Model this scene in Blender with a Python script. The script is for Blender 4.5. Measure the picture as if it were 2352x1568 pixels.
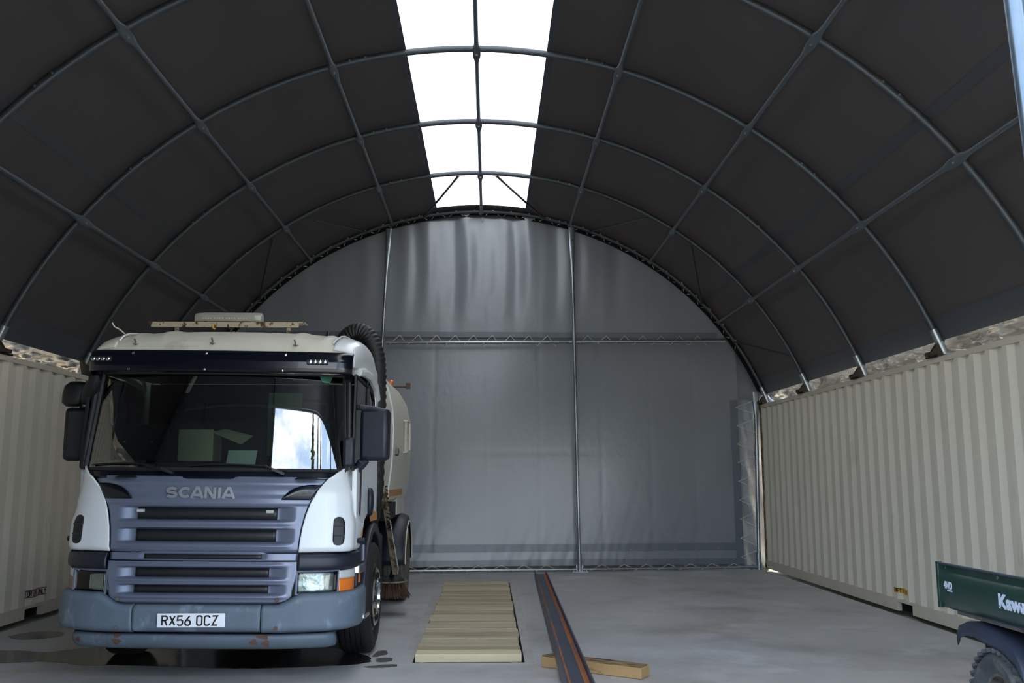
import bpy, bmesh, math, random
import numpy as np
from mathutils import Vector, Matrix

random.seed(7)
for o in list(bpy.data.objects):
    bpy.data.objects.remove(o, do_unlink=True)
scene = bpy.context.scene
COL = scene.collection
PI = math.pi

# ------------------------------------------------------------------ camera
CAM_H, PITCH, YAW = 1.587, 0.149595, 0.024698
cam_data = bpy.data.cameras.new('camera')
cam_data.sensor_width = 36.0
cam_data.lens = 2080.25 * 36.0 / 2352.0
cam_data.clip_start = 0.05
cam_data.clip_end = 500
cam = bpy.data.objects.new('camera', cam_data)
COL.objects.link(cam)
_f = Vector((math.sin(YAW) * math.cos(PITCH), math.cos(YAW) * math.cos(PITCH), math.sin(PITCH)))
_r = Vector((math.cos(YAW), -math.sin(YAW), 0))
_u = _r.cross(_f)
cam.matrix_world = Matrix(((_r.x, _u.x, -_f.x, 0), (_r.y, _u.y, -_f.y, 0), (_r.z, _u.z, -_f.z, CAM_H), (0, 0, 0, 1)))
scene.camera = cam

# ------------------------------------------------------------------ sky, sun, exposure
scene.view_settings.view_transform = 'Standard'
scene.view_settings.look = 'None'
scene.view_settings.gamma = 1.0
scene.view_settings.use_curve_mapping = False
scene.view_settings.exposure = 0.6
SKY_STRENGTH = 4.0
world = bpy.data.worlds.new('sky')
scene.world = world
world.use_nodes = True
wt = world.node_tree
wt.nodes.clear()
w_out = wt.nodes.new('ShaderNodeOutputWorld')
w_bg = wt.nodes.new('ShaderNodeBackground')
w_bg.inputs['Strength'].default_value = SKY_STRENGTH
w_tc = wt.nodes.new('ShaderNodeTexCoord')
w_sep = wt.nodes.new('ShaderNodeSeparateXYZ')
wt.links.new(w_tc.outputs['Generated'], w_sep.inputs[0])
w_ramp = wt.nodes.new('ShaderNodeValToRGB')
w_ramp.color_ramp.elements[0].position = 0.0
w_ramp.color_ramp.elements[0].color = (0.62, 0.78, 0.95, 1)
w_ramp.color_ramp.elements[1].position = 0.75
w_ramp.color_ramp.elements[1].color = (0.24, 0.42, 0.78, 1)
wt.links.new(w_sep.outputs['Z'], w_ramp.inputs[0])
w_map = wt.nodes.new('ShaderNodeMapping')
w_map.inputs['Scale'].default_value = (1.0, 1.0, 1.9)
wt.links.new(w_tc.outputs['Generated'], w_map.inputs[0])
w_noise = wt.nodes.new('ShaderNodeTexNoise')
w_noise.inputs['Scale'].default_value = 3.4
w_noise.inputs['Detail'].default_value = 8
w_noise.inputs['Roughness'].default_value = 0.58
wt.links.new(w_map.outputs[0], w_noise.inputs['Vector'])
w_cr = wt.nodes.new('ShaderNodeValToRGB')
w_cr.color_ramp.elements[0].position = 0.50
w_cr.color_ramp.elements[1].position = 0.62
wt.links.new(w_noise.outputs[0], w_cr.inputs[0])
w_mix = wt.nodes.new('ShaderNodeMix')
w_mix.data_type = 'RGBA'
w_mix.inputs[7].default_value = (1.35, 1.33, 1.30, 1)
wt.links.new(w_cr.outputs[0], w_mix.inputs[0])
wt.links.new(w_ramp.outputs[0], w_mix.inputs[6])
wt.links.new(w_mix.outputs[2], w_bg.inputs['Color'])
wt.links.new(w_bg.outputs[0], w_out.inputs[0])

sun_data = bpy.data.lights.new('sun', 'SUN')
sun_data.energy = 16.0
sun_data.angle = math.radians(0.55)
sun_data.color = (1.0, 0.93, 0.82)
sun = bpy.data.objects.new('sun', sun_data)
COL.objects.link(sun)
SUN_DIR = Vector((0.42, 0.50, 0.80)).normalized()      # towards the sun: behind and right of the shelter
sun.rotation_euler = SUN_DIR.to_track_quat('Z', 'Y').to_euler()
sun.location = (20, 40, 60)

# ------------------------------------------------------------------ helpers
def lin(h):
    if isinstance(h, str):
        h = [int(h[i:i + 2], 16) for i in (0, 2, 4)]
    return tuple((c / 255 / 12.92 if c / 255 <= 0.04045 else ((c / 255 + 0.055) / 1.055) ** 2.4) for c in h) + (1.0,)

MATS = {}
def mat(name, col, rough=0.5, metal=0.0, spec=0.5, dirt=None, var=0.0, vscale=6.0, bump=0.0, bscale=40.0,
        stretch=(1, 1, 1), coat=0.0, emit=None, rough_var=0.0):
    """procedural Principled material; dirt = (hex colour, noise scale, threshold low, threshold high)"""
    if name in MATS:
        return MATS[name]
    m = bpy.data.materials.new(name)
    m.use_nodes = True
    nt = m.node_tree
    b = nt.nodes['Principled BSDF']
    c = lin(col)
    b.inputs['Base Color'].default_value = c
    b.inputs['Roughness'].default_value = rough
    b.inputs['Metallic'].default_value = metal
    b.inputs['Specular IOR Level'].default_value = spec
    b.inputs['Coat Weight'].default_value = coat
    tc = nt.nodes.new('ShaderNodeTexCoord')
    mp = nt.nodes.new('ShaderNodeMapping')
    mp.inputs['Scale'].default_value = stretch
    nt.links.new(tc.outputs['Object'], mp.inputs[0])
    last = None
    if var > 0:
        n = nt.nodes.new('ShaderNodeTexNoise')
        n.inputs['Scale'].default_value = vscale
        n.inputs['Detail'].default_value = 6
        nt.links.new(mp.outputs[0], n.inputs['Vector'])
        mr = nt.nodes.new('ShaderNodeMapRange')
        mr.inputs['From Min'].default_value = 0.3
        mr.inputs['From Max'].default_value = 0.7
        mr.inputs['To Min'].default_value = 1 - var
        mr.inputs['To Max'].default_value = 1 + var
        nt.links.new(n.outputs[0], mr.inputs[0])
        mx = nt.nodes.new('ShaderNodeVectorMath')
        mx.operation = 'SCALE'
        mx.inputs[0].default_value = c[:3]
        nt.links.new(mr.outputs[0], mx.inputs['Scale'])
        last = mx.outputs[0]
        if rough_var:
            mr2 = nt.nodes.new('ShaderNodeMapRange')
            mr2.inputs['From Min'].default_value = 0.3
            mr2.inputs['From Max'].default_value = 0.7
            mr2.inputs['To Min'].default_value = max(0, rough - rough_var)
            mr2.inputs['To Max'].default_value = min(1, rough + rough_var)
            nt.links.new(n.outputs[0], mr2.inputs[0])
            nt.links.new(mr2.outputs[0], b.inputs['Roughness'])
    if dirt:
        ds = dirt if isinstance(dirt, list) else [dirt]
        for k, (dc, sc, lo, hi) in enumerate(ds):
            n = nt.nodes.new('ShaderNodeTexNoise')
            n.inputs['Scale'].default_value = sc
            n.inputs['Detail'].default_value = 8
            n.inputs['Roughness'].default_value = 0.65
            off = nt.nodes.new('ShaderNodeVectorMath')
            off.inputs[1].default_value = (3.1 * k + 1.7, 5.3 * k, 2.2 * k)
            nt.links.new(mp.outputs[0], off.inputs[0])
            nt.links.new(off.outputs[0], n.inputs['Vector'])
            mr = nt.nodes.new('ShaderNodeMapRange')
            mr.inputs['From Min'].default_value = lo
            mr.inputs['From Max'].default_value = hi
            nt.links.new(n.outputs[0], mr.inputs[0])
            mx = nt.nodes.new('ShaderNodeMix')
            mx.data_type = 'RGBA'
            if last is not None:
                nt.links.new(last, mx.inputs[6])
            else:
                mx.inputs[6].default_value = c
            mx.inputs[7].default_value = lin(dc)
            nt.links.new(mr.outputs[0], mx.inputs[0])
            last = mx.outputs[2]
    if last is not None:
        nt.links.new(last, b.inputs['Base Color'])
    if bump > 0:
        n = nt.nodes.new('ShaderNodeTexNoise')
        n.inputs['Scale'].default_value = bscale
        n.inputs['Detail'].default_value = 5
        nt.links.new(mp.outputs[0], n.inputs['Vector'])
        bp = nt.nodes.new('ShaderNodeBump')
        bp.inputs['Strength'].default_value = bump
        bp.inputs['Distance'].default_value = 0.02
        nt.links.new(n.outputs[0], bp.inputs['Height'])
        nt.links.new(bp.outputs[0], b.inputs['Normal'])
    if emit:
        b.inputs['Emission Color'].default_value = lin(emit[0])
        b.inputs['Emission Strength'].default_value = emit[1]
    MATS[name] = m
    return m

def add_translucent(m, col, fac):
    nt = m.node_tree
    b = nt.nodes['Principled BSDF']
    out = [n for n in nt.nodes if n.type == 'OUTPUT_MATERIAL'][0]
    tr = nt.nodes.new('ShaderNodeBsdfTranslucent')
    tr.inputs[0].default_value = lin(col)
    mx = nt.nodes.new('ShaderNodeMixShader')
    mx.inputs[0].default_value = fac
    nt.links.new(b.outputs[0], mx.inputs[1])
    nt.links.new(tr.outputs[0], mx.inputs[2])
    nt.links.new(mx.outputs[0], out.inputs[0])
    return m

def glass(name, tint, ior=1.65, rough=0.0):
    m = bpy.data.materials.new(name)
    m.use_nodes = True
    nt = m.node_tree
    nt.nodes.clear()
    out = nt.nodes.new('ShaderNodeOutputMaterial')
    tr = nt.nodes.new('ShaderNodeBsdfTransparent')
    tr.inputs[0].default_value = lin(tint)
    gl = nt.nodes.new('ShaderNodeBsdfGlossy')
    gl.inputs['Roughness'].default_value = rough
    fr = nt.nodes.new('ShaderNodeFresnel')
    fr.inputs[0].default_value = ior
    mx = nt.nodes.new('ShaderNodeMixShader')
    nt.links.new(fr.outputs[0], mx.inputs[0])
    nt.links.new(tr.outputs[0], mx.inputs[1])
    nt.links.new(gl.outputs[0], mx.inputs[2])
    nt.links.new(mx.outputs[0], out.inputs[0])
    MATS[name] = m
    return m

class MB:
    """collects geometry for ONE mesh object"""
    def __init__(self):
        self.v = []
        self.f = []
    def add(self, vs, fs):
        k = len(self.v)
        self.v += [tuple(p) for p in vs]
        self.f += [tuple(i + k for i in f) for f in fs]
        return self
    def box(self, x0, x1, y0, y1, z0, z1):
        return self.add([(x0, y0, z0), (x1, y0, z0), (x1, y1, z0), (x0, y1, z0), (x0, y0, z1), (x1, y0, z1), (x1, y1, z1), (x0, y1, z1)],
                        [(0, 3, 2, 1), (4, 5, 6, 7), (0, 1, 5, 4), (1, 2, 6, 5), (2, 3, 7, 6), (3, 0, 4, 7)])
    def tube(self, pts, r, n=10, cap=True, squash=None, up=None):
        pts = [Vector(p) for p in pts]
        m = len(pts)
        rr = r if isinstance(r, (list, tuple)) else [r] * m
        vs, fs = [], []
        t0 = (pts[1] - pts[0]).normalized()
        a = Vector(up) if up else (Vector((0, 0, 1)) if abs(t0.z) < 0.9 else Vector((1, 0, 0)))
        for i in range(m):
            t = (pts[min(i + 1, m - 1)] - pts[max(i - 1, 0)]).normalized()
            b = t.cross(a)
            if b.length < 1e-6:
                b = t.orthogonal()
            b.normalize()
            a2 = b.cross(t).normalized()
            a = a2
            sa, sb = (squash[i] if squash else (1, 1))
            for k in range(n):
                th = 2 * PI * k / n
                vs.append(pts[i] + (b * math.cos(th) * sb + a2 * math.sin(th) * sa) * rr[i])
        for i in range(m - 1):
            for k in range(n):
                k2 = (k + 1) % n
                fs.append((i * n + k, i * n + k2, (i + 1) * n + k2, (i + 1) * n + k))
        if cap:
            fs.append(tuple(range(n))[::-1])
            fs.append(tuple((m - 1) * n + k for k in range(n)))
        return self.add(vs, fs)
    def bar(self, a, b, w, h, up=(0, 0, 1)):
        """square bar from a to b"""
        a, b = Vector(a), Vector(b)
        t = (b - a).normalized()
        s = t.cross(Vector(up))
        if s.length < 1e-6:
            s = t.orthogonal()
        s.normalize()
        u = s.cross(t).normalized()
        vs = []
        for p in (a, b):
            for (i, j) in ((-1, -1), (1, -1), (1, 1), (-1, 1)):
                vs.append(p + s * (i * w / 2) + u * (j * h / 2))
        return self.add(vs, [(0, 1, 2, 3), (7, 6, 5, 4), (0, 4, 5, 1), (1, 5, 6, 2), (2, 6, 7, 3), (3, 7, 4, 0)])
    def lathe(self, prof, c=(0, 0, 0), axis='z', n=24, closed=False):
        vs, fs = [], []
        m = len(prof)
        for (r, h) in prof:
            for k in range(n):
                th = 2 * PI * k / n
                u, w = r * math.cos(th), r * math.sin(th)
                if axis == 'z':
                    p = (c[0] + u, c[1] + w, c[2] + h)
                elif axis == 'x':
                    p = (c[0] + h, c[1] + u, c[2] + w)
                else:
                    p = (c[0] + w, c[1] + h, c[2] + u)
                vs.append(p)
        rng = range(m) if closed else range(m - 1)
        for i in rng:
            j = (i + 1) % m
            for k in range(n):
                k2 = (k + 1) % n
                fs.append((i * n + k, i * n + k2, j * n + k2, j * n + k))
        if not closed:
            fs.append(tuple(range(n))[::-1])
            fs.append(tuple((m - 1) * n + k for k in range(n)))
        return self.add(vs, fs)
    def prism(self, poly, a0, a1, axis='y'):
        n = len(poly)
        def P(u, w, a):
            return {'y': (u, a, w), 'x': (a, u, w), 'z': (u, w, a)}[axis]
        vs = [P(u, w, a0) for u, w in poly] + [P(u, w, a1) for u, w in poly]
        fs = [tuple(range(n)), tuple(range(2 * n - 1, n - 1, -1))]
        for i in range(n):
            j = (i + 1) % n
            fs.append((i, n + i, n + j, j))
        return self.add(vs, fs)
    def grid(self, rows, wrap=False):
        m, n = len(rows), len(rows[0])
        vs = [p for r in rows for p in r]
        fs = []
        for i in range(m - 1):
            for k in range(n if wrap else n - 1):
                k2 = (k + 1) % n
                fs.append((i * n + k, i * n + k2, (i + 1) * n + k2, (i + 1) * n + k))
        return self.add(vs, fs)
    def mesh(self, name, material, smooth=True, angle=35):
        me = bpy.data.meshes.new(name)
        me.from_pydata(self.v, [], self.f)
        bm = bmesh.new()
        bm.from_mesh(me)
        bmesh.ops.recalc_face_normals(bm, faces=bm.faces)
        bm.to_mesh(me)
        bm.free()
        me.materials.append(MATS[material] if isinstance(material, str) else material)
        if smooth:
            me.polygons.foreach_set('use_smooth', [True] * len(me.polygons))
            me.set_sharp_from_angle(angle=math.radians(angle))
        me.update()
        return me
    def obj(self, name, material, parent=None, smooth=True, angle=35, bevel=0, solid=0, loc=None):
        o = bpy.data.objects.new(name, self.mesh(name, material, smooth, angle))
        COL.objects.link(o)
        if parent:
            o.parent = parent
        if loc:
            o.location = loc
        if solid:
            md = o.modifiers.new('solid', 'SOLIDIFY')
            md.thickness = abs(solid)
            md.offset = -1 if solid > 0 else 1
        if bevel:
            md = o.modifiers.new('bevel', 'BEVEL')
            md.width = bevel
            md.segments = 2
            md.limit_method = 'ANGLE'
            md.angle_limit = math.radians(40)
        return o

def tag(o, label=None, cat=None, group=None, kind=None):
    if label: o['label'] = label
    if cat: o['category'] = cat
    if group: o['group'] = group
    if kind: o['kind'] = kind
    return o

def thing(name, label, cat, loc=(0, 0, 0), group=None, rotz=0):
    o = bpy.data.objects.new(name, None)
    o.empty_display_size = 0.1
    COL.objects.link(o)
    o.location = loc
    o.rotation_euler = (0, 0, rotz)
    return tag(o, label, cat, group)

def shared(name, me, parent, loc=(0, 0, 0), rot=(0, 0, 0)):
    o = bpy.data.objects.new(name, me)
    COL.objects.link(o)
    o.parent = parent
    o.location = loc
    o.rotation_euler = rot
    return o

def text_geo(s, size, xs=1.0, extrude=0.002, bold=0.0, fit_w=None):
    cu = bpy.data.curves.new('t', 'FONT')
    cu.body = s
    cu.size = size
    cu.extrude = extrude
    cu.offset = bold
    cu.align_x = 'CENTER'
    cu.align_y = 'CENTER'
    cu.resolution_u = 4
    o = bpy.data.objects.new('t', cu)
    COL.objects.link(o)
    bpy.context.view_layer.update()
    dg = bpy.context.evaluated_depsgraph_get()
    me = bpy.data.meshes.new_from_object(o.evaluated_get(dg))
    vs = [tuple(v.co) for v in me.vertices]
    fs = [tuple(p.vertices) for p in me.polygons]
    bpy.data.objects.remove(o, do_unlink=True)
    bpy.data.curves.remove(cu)
    bpy.data.meshes.remove(me)
    x0, x1 = min(v[0] for v in vs), max(v[0] for v in vs)
    y0, y1 = min(v[1] for v in vs), max(v[1] for v in vs)
    k = fit_w / (x1 - x0) if fit_w else xs
    # centre, scale x to width, scale y so capital height == size
    return [((v[0] - (x0 + x1) / 2) * k, (v[1] - (y0 + y1) / 2) * size / (y1 - y0), v[2]) for v in vs], fs

def ribbon(P, w):
    """mitred flat outline of a stroked polyline; returns quads as (left, right) point lists"""
    P = [Vector((p[0], p[1])) for p in P]
    closed = (P[0] - P[-1]).length < 1e-6
    if closed: P = P[:-1]
    n = len(P)
    Lp, Rp = [], []
    for i in range(n):
        a = P[i - 1] if (i > 0 or closed) else None
        b = P[(i + 1) % n] if (i < n - 1 or closed) else None
        d1 = (P[i] - a).normalized() if a is not None else None
        d2 = (b - P[i]).normalized() if b is not None else None
        if d1 is None: d1 = d2
        if d2 is None: d2 = d1
        n1, n2 = Vector((-d1.y, d1.x)), Vector((-d2.y, d2.x))
        m_ = (n1 + n2)
        m_ = m_ / max(0.45, m_.length) 
        k = 1 / max(0.5, m_.dot(n1))
        Lp.append(P[i] + m_ * (w / 2 * k))
        Rp.append(P[i] - m_ * (w / 2 * k))
    if closed:
        Lp.append(Lp[0]); Rp.append(Rp[0])
    return Lp, Rp

def stroke_solid(mb, P, w, place, d0, d1):
    """extruded ribbon; place(u, v, d) -> 3d point"""
    L, Rr = ribbon(P, w)
    n = len(L)
    vs = []
    for d in (d0, d1):
        vs += [place(p.x, p.y, d) for p in L] + [place(p.x, p.y, d) for p in Rr]
    fs = []
    for i in range(n - 1):
        fs += [(i, i + 1, n + i + 1, n + i), (2 * n + i, 3 * n + i, 3 * n + i + 1, 2 * n + i + 1),
               (i, 2 * n + i, 2 * n + i + 1, i + 1), (n + i, n + i + 1, 3 * n + i + 1, 3 * n + i)]
    fs += [(0, n, 3 * n, 2 * n), (n - 1, 3 * n - 1, 4 * n - 1, 2 * n - 1)]
    mb.add(vs, fs)

# ------------------------------------------------------------------ materials
mat('concrete', 'aaa9a7', 0.52, var=0.10, vscale=1.3, dirt=[('8f8c88', 0.55, 0.50, 0.68), ('bdbfc2', 0.9, 0.55, 0.72), ('988c80', 0.8, 0.60, 0.75)], bump=0.10, bscale=30, rough_var=0.12, spec=0.4)
mat('pit_concrete', '6d6b68', 0.9)
mat('gravel', '9b9484', 0.95, var=0.25, vscale=30, dirt=('6f7a4a', 0.25, 0.50, 0.58), bump=0.3, bscale=60)
add_translucent(mat('cover_fabric', '3e3d3f', 0.55, var=0.05, vscale=1.2, bump=0.15, bscale=4, spec=0.35), 'a08474', 0.0016)
mat('cover_band', '3f4248', 0.5, spec=0.35)
mat('black_band', '121214', 0.6)
mat('curtain', '7d8187', 0.29, var=0.05, vscale=1.5, bump=0.16, bscale=9.0, spec=1.0, stretch=(1, 1, 0.7))
mat('curtain_band', '5f6670', 0.34, bump=0.1, bscale=9, spec=0.8)
mat('curtain_light', '8a9098', 0.35, bump=0.4, bscale=7, spec=0.5)
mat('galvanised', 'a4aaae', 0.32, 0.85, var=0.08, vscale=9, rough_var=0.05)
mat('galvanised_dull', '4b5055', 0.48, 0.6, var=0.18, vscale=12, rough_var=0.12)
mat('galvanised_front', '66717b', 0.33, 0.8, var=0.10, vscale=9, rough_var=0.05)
mat('galvanised_mid', '646b72', 0.42, 0.6, var=0.12, vscale=10, rough_var=0.08)
mat('rope', 'd0c8b6', 0.9)
mat('rust_bracket', '3a2f22', 0.75, 0.3, var=0.3, vscale=20)
mat('black_steel', '1c1c1d', 0.6, 0.3)
add_translucent(mat('foil', 'b4b0a8', 0.24, 0.85, var=0.2, vscale=5, bump=1.0, bscale=11, stretch=(1, 0.4, 2.2)), 'd8d4c8', 0.003)
mat('container_paint', 'cdc5b3', 0.55, var=0.03, vscale=2, dirt=[('a59d8c', 3.0, 0.62, 0.78), ('6e5a40', 9.0, 0.74, 0.80)], stretch=(1, 1, 0.25), spec=0.4)
mat('container_rail', 'c0b7a4', 0.55, var=0.05, vscale=4, dirt=('6a543a', 7.0, 0.68, 0.76), spec=0.4)
mat('rusty_paint', '8d7c62', 0.7, var=0.1, vscale=8, dirt=('5c3a20', 9.0, 0.45, 0.55))
mat('dark_void', '0c0c0c', 0.9)
mat('hazard_yellow', 'c79a2a', 0.5)
mat('decal_yellow', 'd0a030', 0.5)
mat('decal_white', 'c9c4c0', 0.5)
mat('print_black', '181614', 0.5)
mat('print_maroon', '4a2028', 0.5)
mat('pine', 'b0a387', 0.7, var=0.10, vscale=2.0, dirt=[('6f5c3e', 5.0, 0.60, 0.74), ('7d7466', 1.4, 0.52, 0.70), ('574430', 16.0, 0.70, 0.76)], stretch=(0.5, 7, 3), bump=0.12, bscale=25)
mat('pine_b', 'a39475', 0.7, var=0.12, vscale=2.0, dirt=[('63513a', 4.0, 0.58, 0.72), ('4f3f2e', 16.0, 0.69, 0.75)], stretch=(0.5, 7, 3), bump=0.12, bscale=25)
mat('pine_c', 'b7aa8e', 0.7, var=0.10, vscale=2.0, dirt=[('80735c', 3.0, 0.55, 0.70), ('5a4632', 18.0, 0.69, 0.75)], stretch=(0.5, 7, 3), bump=0.12, bscale=25)
mat('mortar', 'a9a7a3', 0.7, var=0.12, vscale=5)
mat('pine_fresh', 'cdbf9a', 0.65, var=0.08, vscale=2.0, dirt=('8a6a3c', 8.0, 0.68, 0.76), stretch=(0.7, 7, 6))
mat('oak', 'a5865a', 0.75, var=0.10, vscale=3, dirt=('4f3a25', 4.0, 0.60, 0.70), stretch=(0.8, 4, 4))
mat('oak_top', '8e7450', 0.8, var=0.15, vscale=3, dirt=('33261a', 5.0, 0.47, 0.58), stretch=(0.8, 4, 4))
mat('mill_steel', '54596a', 0.42, 0.75, var=0.12, vscale=5, dirt=[('7b4a28', 2.2, 0.60, 0.70)], stretch=(3, 0.35, 3))
mat('rust_orange', '94592c', 0.8, 0.1, var=0.25, vscale=6, dirt=('545561', 2.5, 0.52, 0.60), stretch=(2, 0.5, 1))
mat('damp', '4f4c48', 0.4, var=0.15, vscale=6)
mat('water', '2a2826', 0.12, spec=0.5, var=0.2, vscale=4)
# truck
mat('truck_white', 'd9dcdd', 0.30, spec=0.5, coat=0.3)
mat('truck_cream', 'cfcabb', 0.42, var=0.05, vscale=3, dirt=('8a8068', 2.5, 0.58, 0.80), spec=0.5)
mat('grille_grey', '70778a', 0.34, 0.40, var=0.03, vscale=4, dirt=('a9b0bd', 42.0, 0.755, 0.775), coat=0.2)
mat('plastic_navy', '151a27', 0.45, var=0.1, vscale=6)
mat('visor_black', '080b16', 0.22, spec=0.5, coat=0.2)
mat('black_plastic', '0b0c0e', 0.5)
mat('slot_dark', '17181b', 0.45, var=0.25, vscale=9, stretch=(3, 1, 0.6))
mat('bumper_plastic', '5a6773', 0.55, var=0.09, vscale=3.5, dirt=[('84939f', 5.0, 0.57, 0.72), ('39424d', 7.0, 0.68, 0.74)], stretch=(1, 1, 0.5), bump=0.03, bscale=40)
mat('lip_plastic', '55616c', 0.5, var=0.12, vscale=3, dirt=[('7a5a49', 3.2, 0.66, 0.70), ('7e8b94', 4.0, 0.58, 0.72)])
mat('rust_patch', '5c4436', 0.8, var=0.2, vscale=12)
mat('plate_white', 'e9ebf0', 0.35, coat=0.3)
mat('chrome', 'cfd2d4', 0.16, 1.0)
mat('brushed_letters', 'b4b7bd', 0.32, 0.7)
mat('reflector', 'e4e6e6', 0.34, 0.85, var=0.25, vscale=16, bump=0.9, bscale=11)
mat('amber', 'd9701c', 0.25, coat=0.5, emit=None)
mat('amber_dull', '9a6630', 0.35)
mat('clear_plastic', 'b9bcb8', 0.2, coat=0.5)
mat('rubber', '191a1b', 0.7, var=0.15, vscale=12)
mat('rubber_dusty', '5d5952', 0.85, var=0.2, vscale=8)
mat('rim_steel', '6b675f', 0.55, 0.4, var=0.2, vscale=15, dirt=('4c443a', 10, 0.5, 0.6))
mat('interior_dark', '0d0e0f', 0.8)
mat('interior_grey', '2a2e30', 0.75)
mat('seat_cloth', '17191c', 0.9)
mat('cardboard', 'e8dec4', 0.85, var=0.05, vscale=5)
mat('paper', 'e3e6e2', 0.7)
mat('green_sticker', '7fb5a5', 0.5)
mat('rack_cream', 'a89d84', 0.6, dirt=('4a2c18', 14.0, 0.53, 0.57))
mat('lightbar_plastic', '9b9b90', 0.25, coat=0.4)
mat('led', 'b8a898', 0.25, coat=0.6)
mat('hose_rubber', '1b1d1e', 0.55)
mat('orange_stripe', 'b9803f', 0.5)
mat('bristle', '4d3626', 0.9, var=0.3, vscale=30)
mat('arm_paint', '8a7c66', 0.7, var=0.15, vscale=6, dirt=('3d2a1c', 8.0, 0.5, 0.6))
glass('windscreen_glass', 'cfe6da', 2.8)
glass('window_glass', 'b9c9c0', 1.5)
glass('lens_glass', 'e6ebe9', 1.5)
# utility vehicle
mat('green_paint', '17332c', 0.38, var=0.1, vscale=5, dirt=('31413c', 5.0, 0.58, 0.75), coat=0.15)
mat('fender_plastic', '2b3240', 0.5, var=0.2, vscale=5, dirt=('5a616c', 4.0, 0.62, 0.75))
mat('muddy_tyre', '3b3d3f', 0.85, var=0.2, vscale=9, dirt=('64655f', 5, 0.5, 0.7))
mat('decal_silver', 'b6bfcc', 0.45, dirt=('17332c', 38.0, 0.60, 0.64))
mat('bark', '4a3d30', 0.9, var=0.2, vscale=10)
mat('leaf_dark', '2c3f22', 0.85, var=0.4, vscale=8)
mat('leaf_mid', '4a5f2e', 0.85, var=0.4, vscale=6)
sky_m = mat('skylight_sheet', 'e8e8e4', 0.6)
add_translucent(sky_m, 'f2f4f4', 0.34)

# ------------------------------------------------------------------ shelter geometry
XC = -0.165                       # shelter centre line
ARCH_Y = [16.2 - 2.14 * i for i in range(7)]
def arch_r(phi): return 4.955 + 0.335 * phi * phi - 0.05 * phi ** 4
def arch_pt(phi, off=0.0):
    r = arch_r(phi) + off
    return XC + r * math.sin(phi), 1.5 + r * math.cos(phi)
def phi_of(dx):
    lo, hi = 0.0, 1.4
    for _ in range(40):
        mid = (lo + hi) / 2
        if arch_r(mid) * math.sin(mid) < abs(dx): lo = mid
        else: hi = mid
    return math.copysign((lo + hi) / 2, dx)
PHI_FOOT = 1.300

# floor slab with the inspection pit cut out
PX0, PX1, PY0, PY1 = -0.665, 0.315, 8.21, 14.28
FX0, FX1, FY0, FY1 = -5.08, 4.80, -2.0, 16.75
m = MB()
for (x0, x1, y0, y1) in ((FX0, PX0, FY0, FY1), (PX1, FX1, FY0, FY1), (PX0, PX1, FY0, PY0), (PX0, PX1, PY1, FY1)):
    m.box(x0, x1, y0, y1, -0.2, 0.0)
floor = tag(m.obj('floor', 'concrete', smooth=False), 'grey cast concrete floor slab with damp stains and a pit opening', kind='structure')
m = MB()
m.box(PX0 - 0.1, PX1 + 0.1, PY0 - 0.1, PY1 + 0.1, -1.35, -1.25)
m.box(PX0 - 0.1, PX0, PY0, PY1, -1.25, -0.2).box(PX1, PX1 + 0.1, PY0, PY1, -1.25, -0.2)
m.box(PX0 - 0.1, PX1 + 0.1, PY0 - 0.1, PY0, -1.25, -0.2).box(PX0 - 0.1, PX1 + 0.1, PY1, PY1 + 0.1, -1.25, -0.2)
m.obj('pit_lining', 'pit_concrete', floor, smooth=False)
for (x0, x1, y0, y1) in ((PX0 - 0.10, PX0, PY0 - 0.05, PY1 + 0.25), (PX1, PX1 + 0.09, PY0 - 0.05, PY1 + 0.25), (PX0, PX1, PY1, PY1 + 0.25)):
    MB().box(x0, x1, y0, y1, -0.01, 0.0012).obj('mortar_edge', 'mortar', floor, smooth=False)
m = MB()
m.box(-120, 120, -120, FY0, -0.3, -0.04).box(-120, 120, FY1, 120, -0.3, -0.04).box(-120, FX0, FY0, FY1, -0.3, -0.04).box(FX1, 120, FY0, FY1, -0.3, -0.04)
tag(m.obj('ground', 'gravel', smooth=False), 'gravel and grass yard around the shelter', kind='structure')

# roof membrane
SKY_PHI = phi_of(0.80)
def cover_rows(p0, p1, n, off, y0=3.04, y1=16.56, ny=40):
    rows = []
    for j in range(ny + 1):
        y = y0 + (y1 - y0) * j / ny
        d = min(abs(y - a) for a in ARCH_Y) / 1.07
        rows.append([(lambda q: (q[0], y, q[1]))(arch_pt(p0 + (p1 - p0) * i / n, off - 0.012 * min(d, 1) )) for i in range(n + 1)])
    return rows
m = MB()
m.grid(cover_rows(-1.272, -SKY_PHI, 36, 0.052))
m.grid(cover_rows(SKY_PHI, 1.272, 36, 0.052))
ceiling = tag(m.obj('ceiling', 'cover_fabric', angle=60), 'dark grey fabric membrane stretched over the steel arches', kind='structure')
m = MB()
m.grid(cover_rows(-SKY_PHI - 0.012, SKY_PHI + 0.012, 8, 0.058, 3.4, 15.98))
sk = m.obj('skylight_strip', sky_m, ceiling, angle=60)
sk['label'] = 'white translucent roof strip along the ridge'
for (ya, yb) in ((15.94, 16.56), (3.04, 3.44)):
    m = MB()
    m.grid(cover_rows(-SKY_PHI - 0.012, SKY_PHI + 0.012, 8, 0.050, ya, yb, 3))
    m.obj('end_flap', 'cover_fabric', ceiling, angle=60)
for (p0, p1) in ((-1.272, -1.222), (1.222, 1.272), (-0.90, -0.882), (0.882, 0.90), (-SKY_PHI - 0.016, -SKY_PHI), (SKY_PHI, SKY_PHI + 0.016)):
    m = MB()
    m.grid(cover_rows(p0, p1, 2, 0.044))
    m.obj('seam_band', 'cover_band', ceiling, angle=60)

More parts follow.
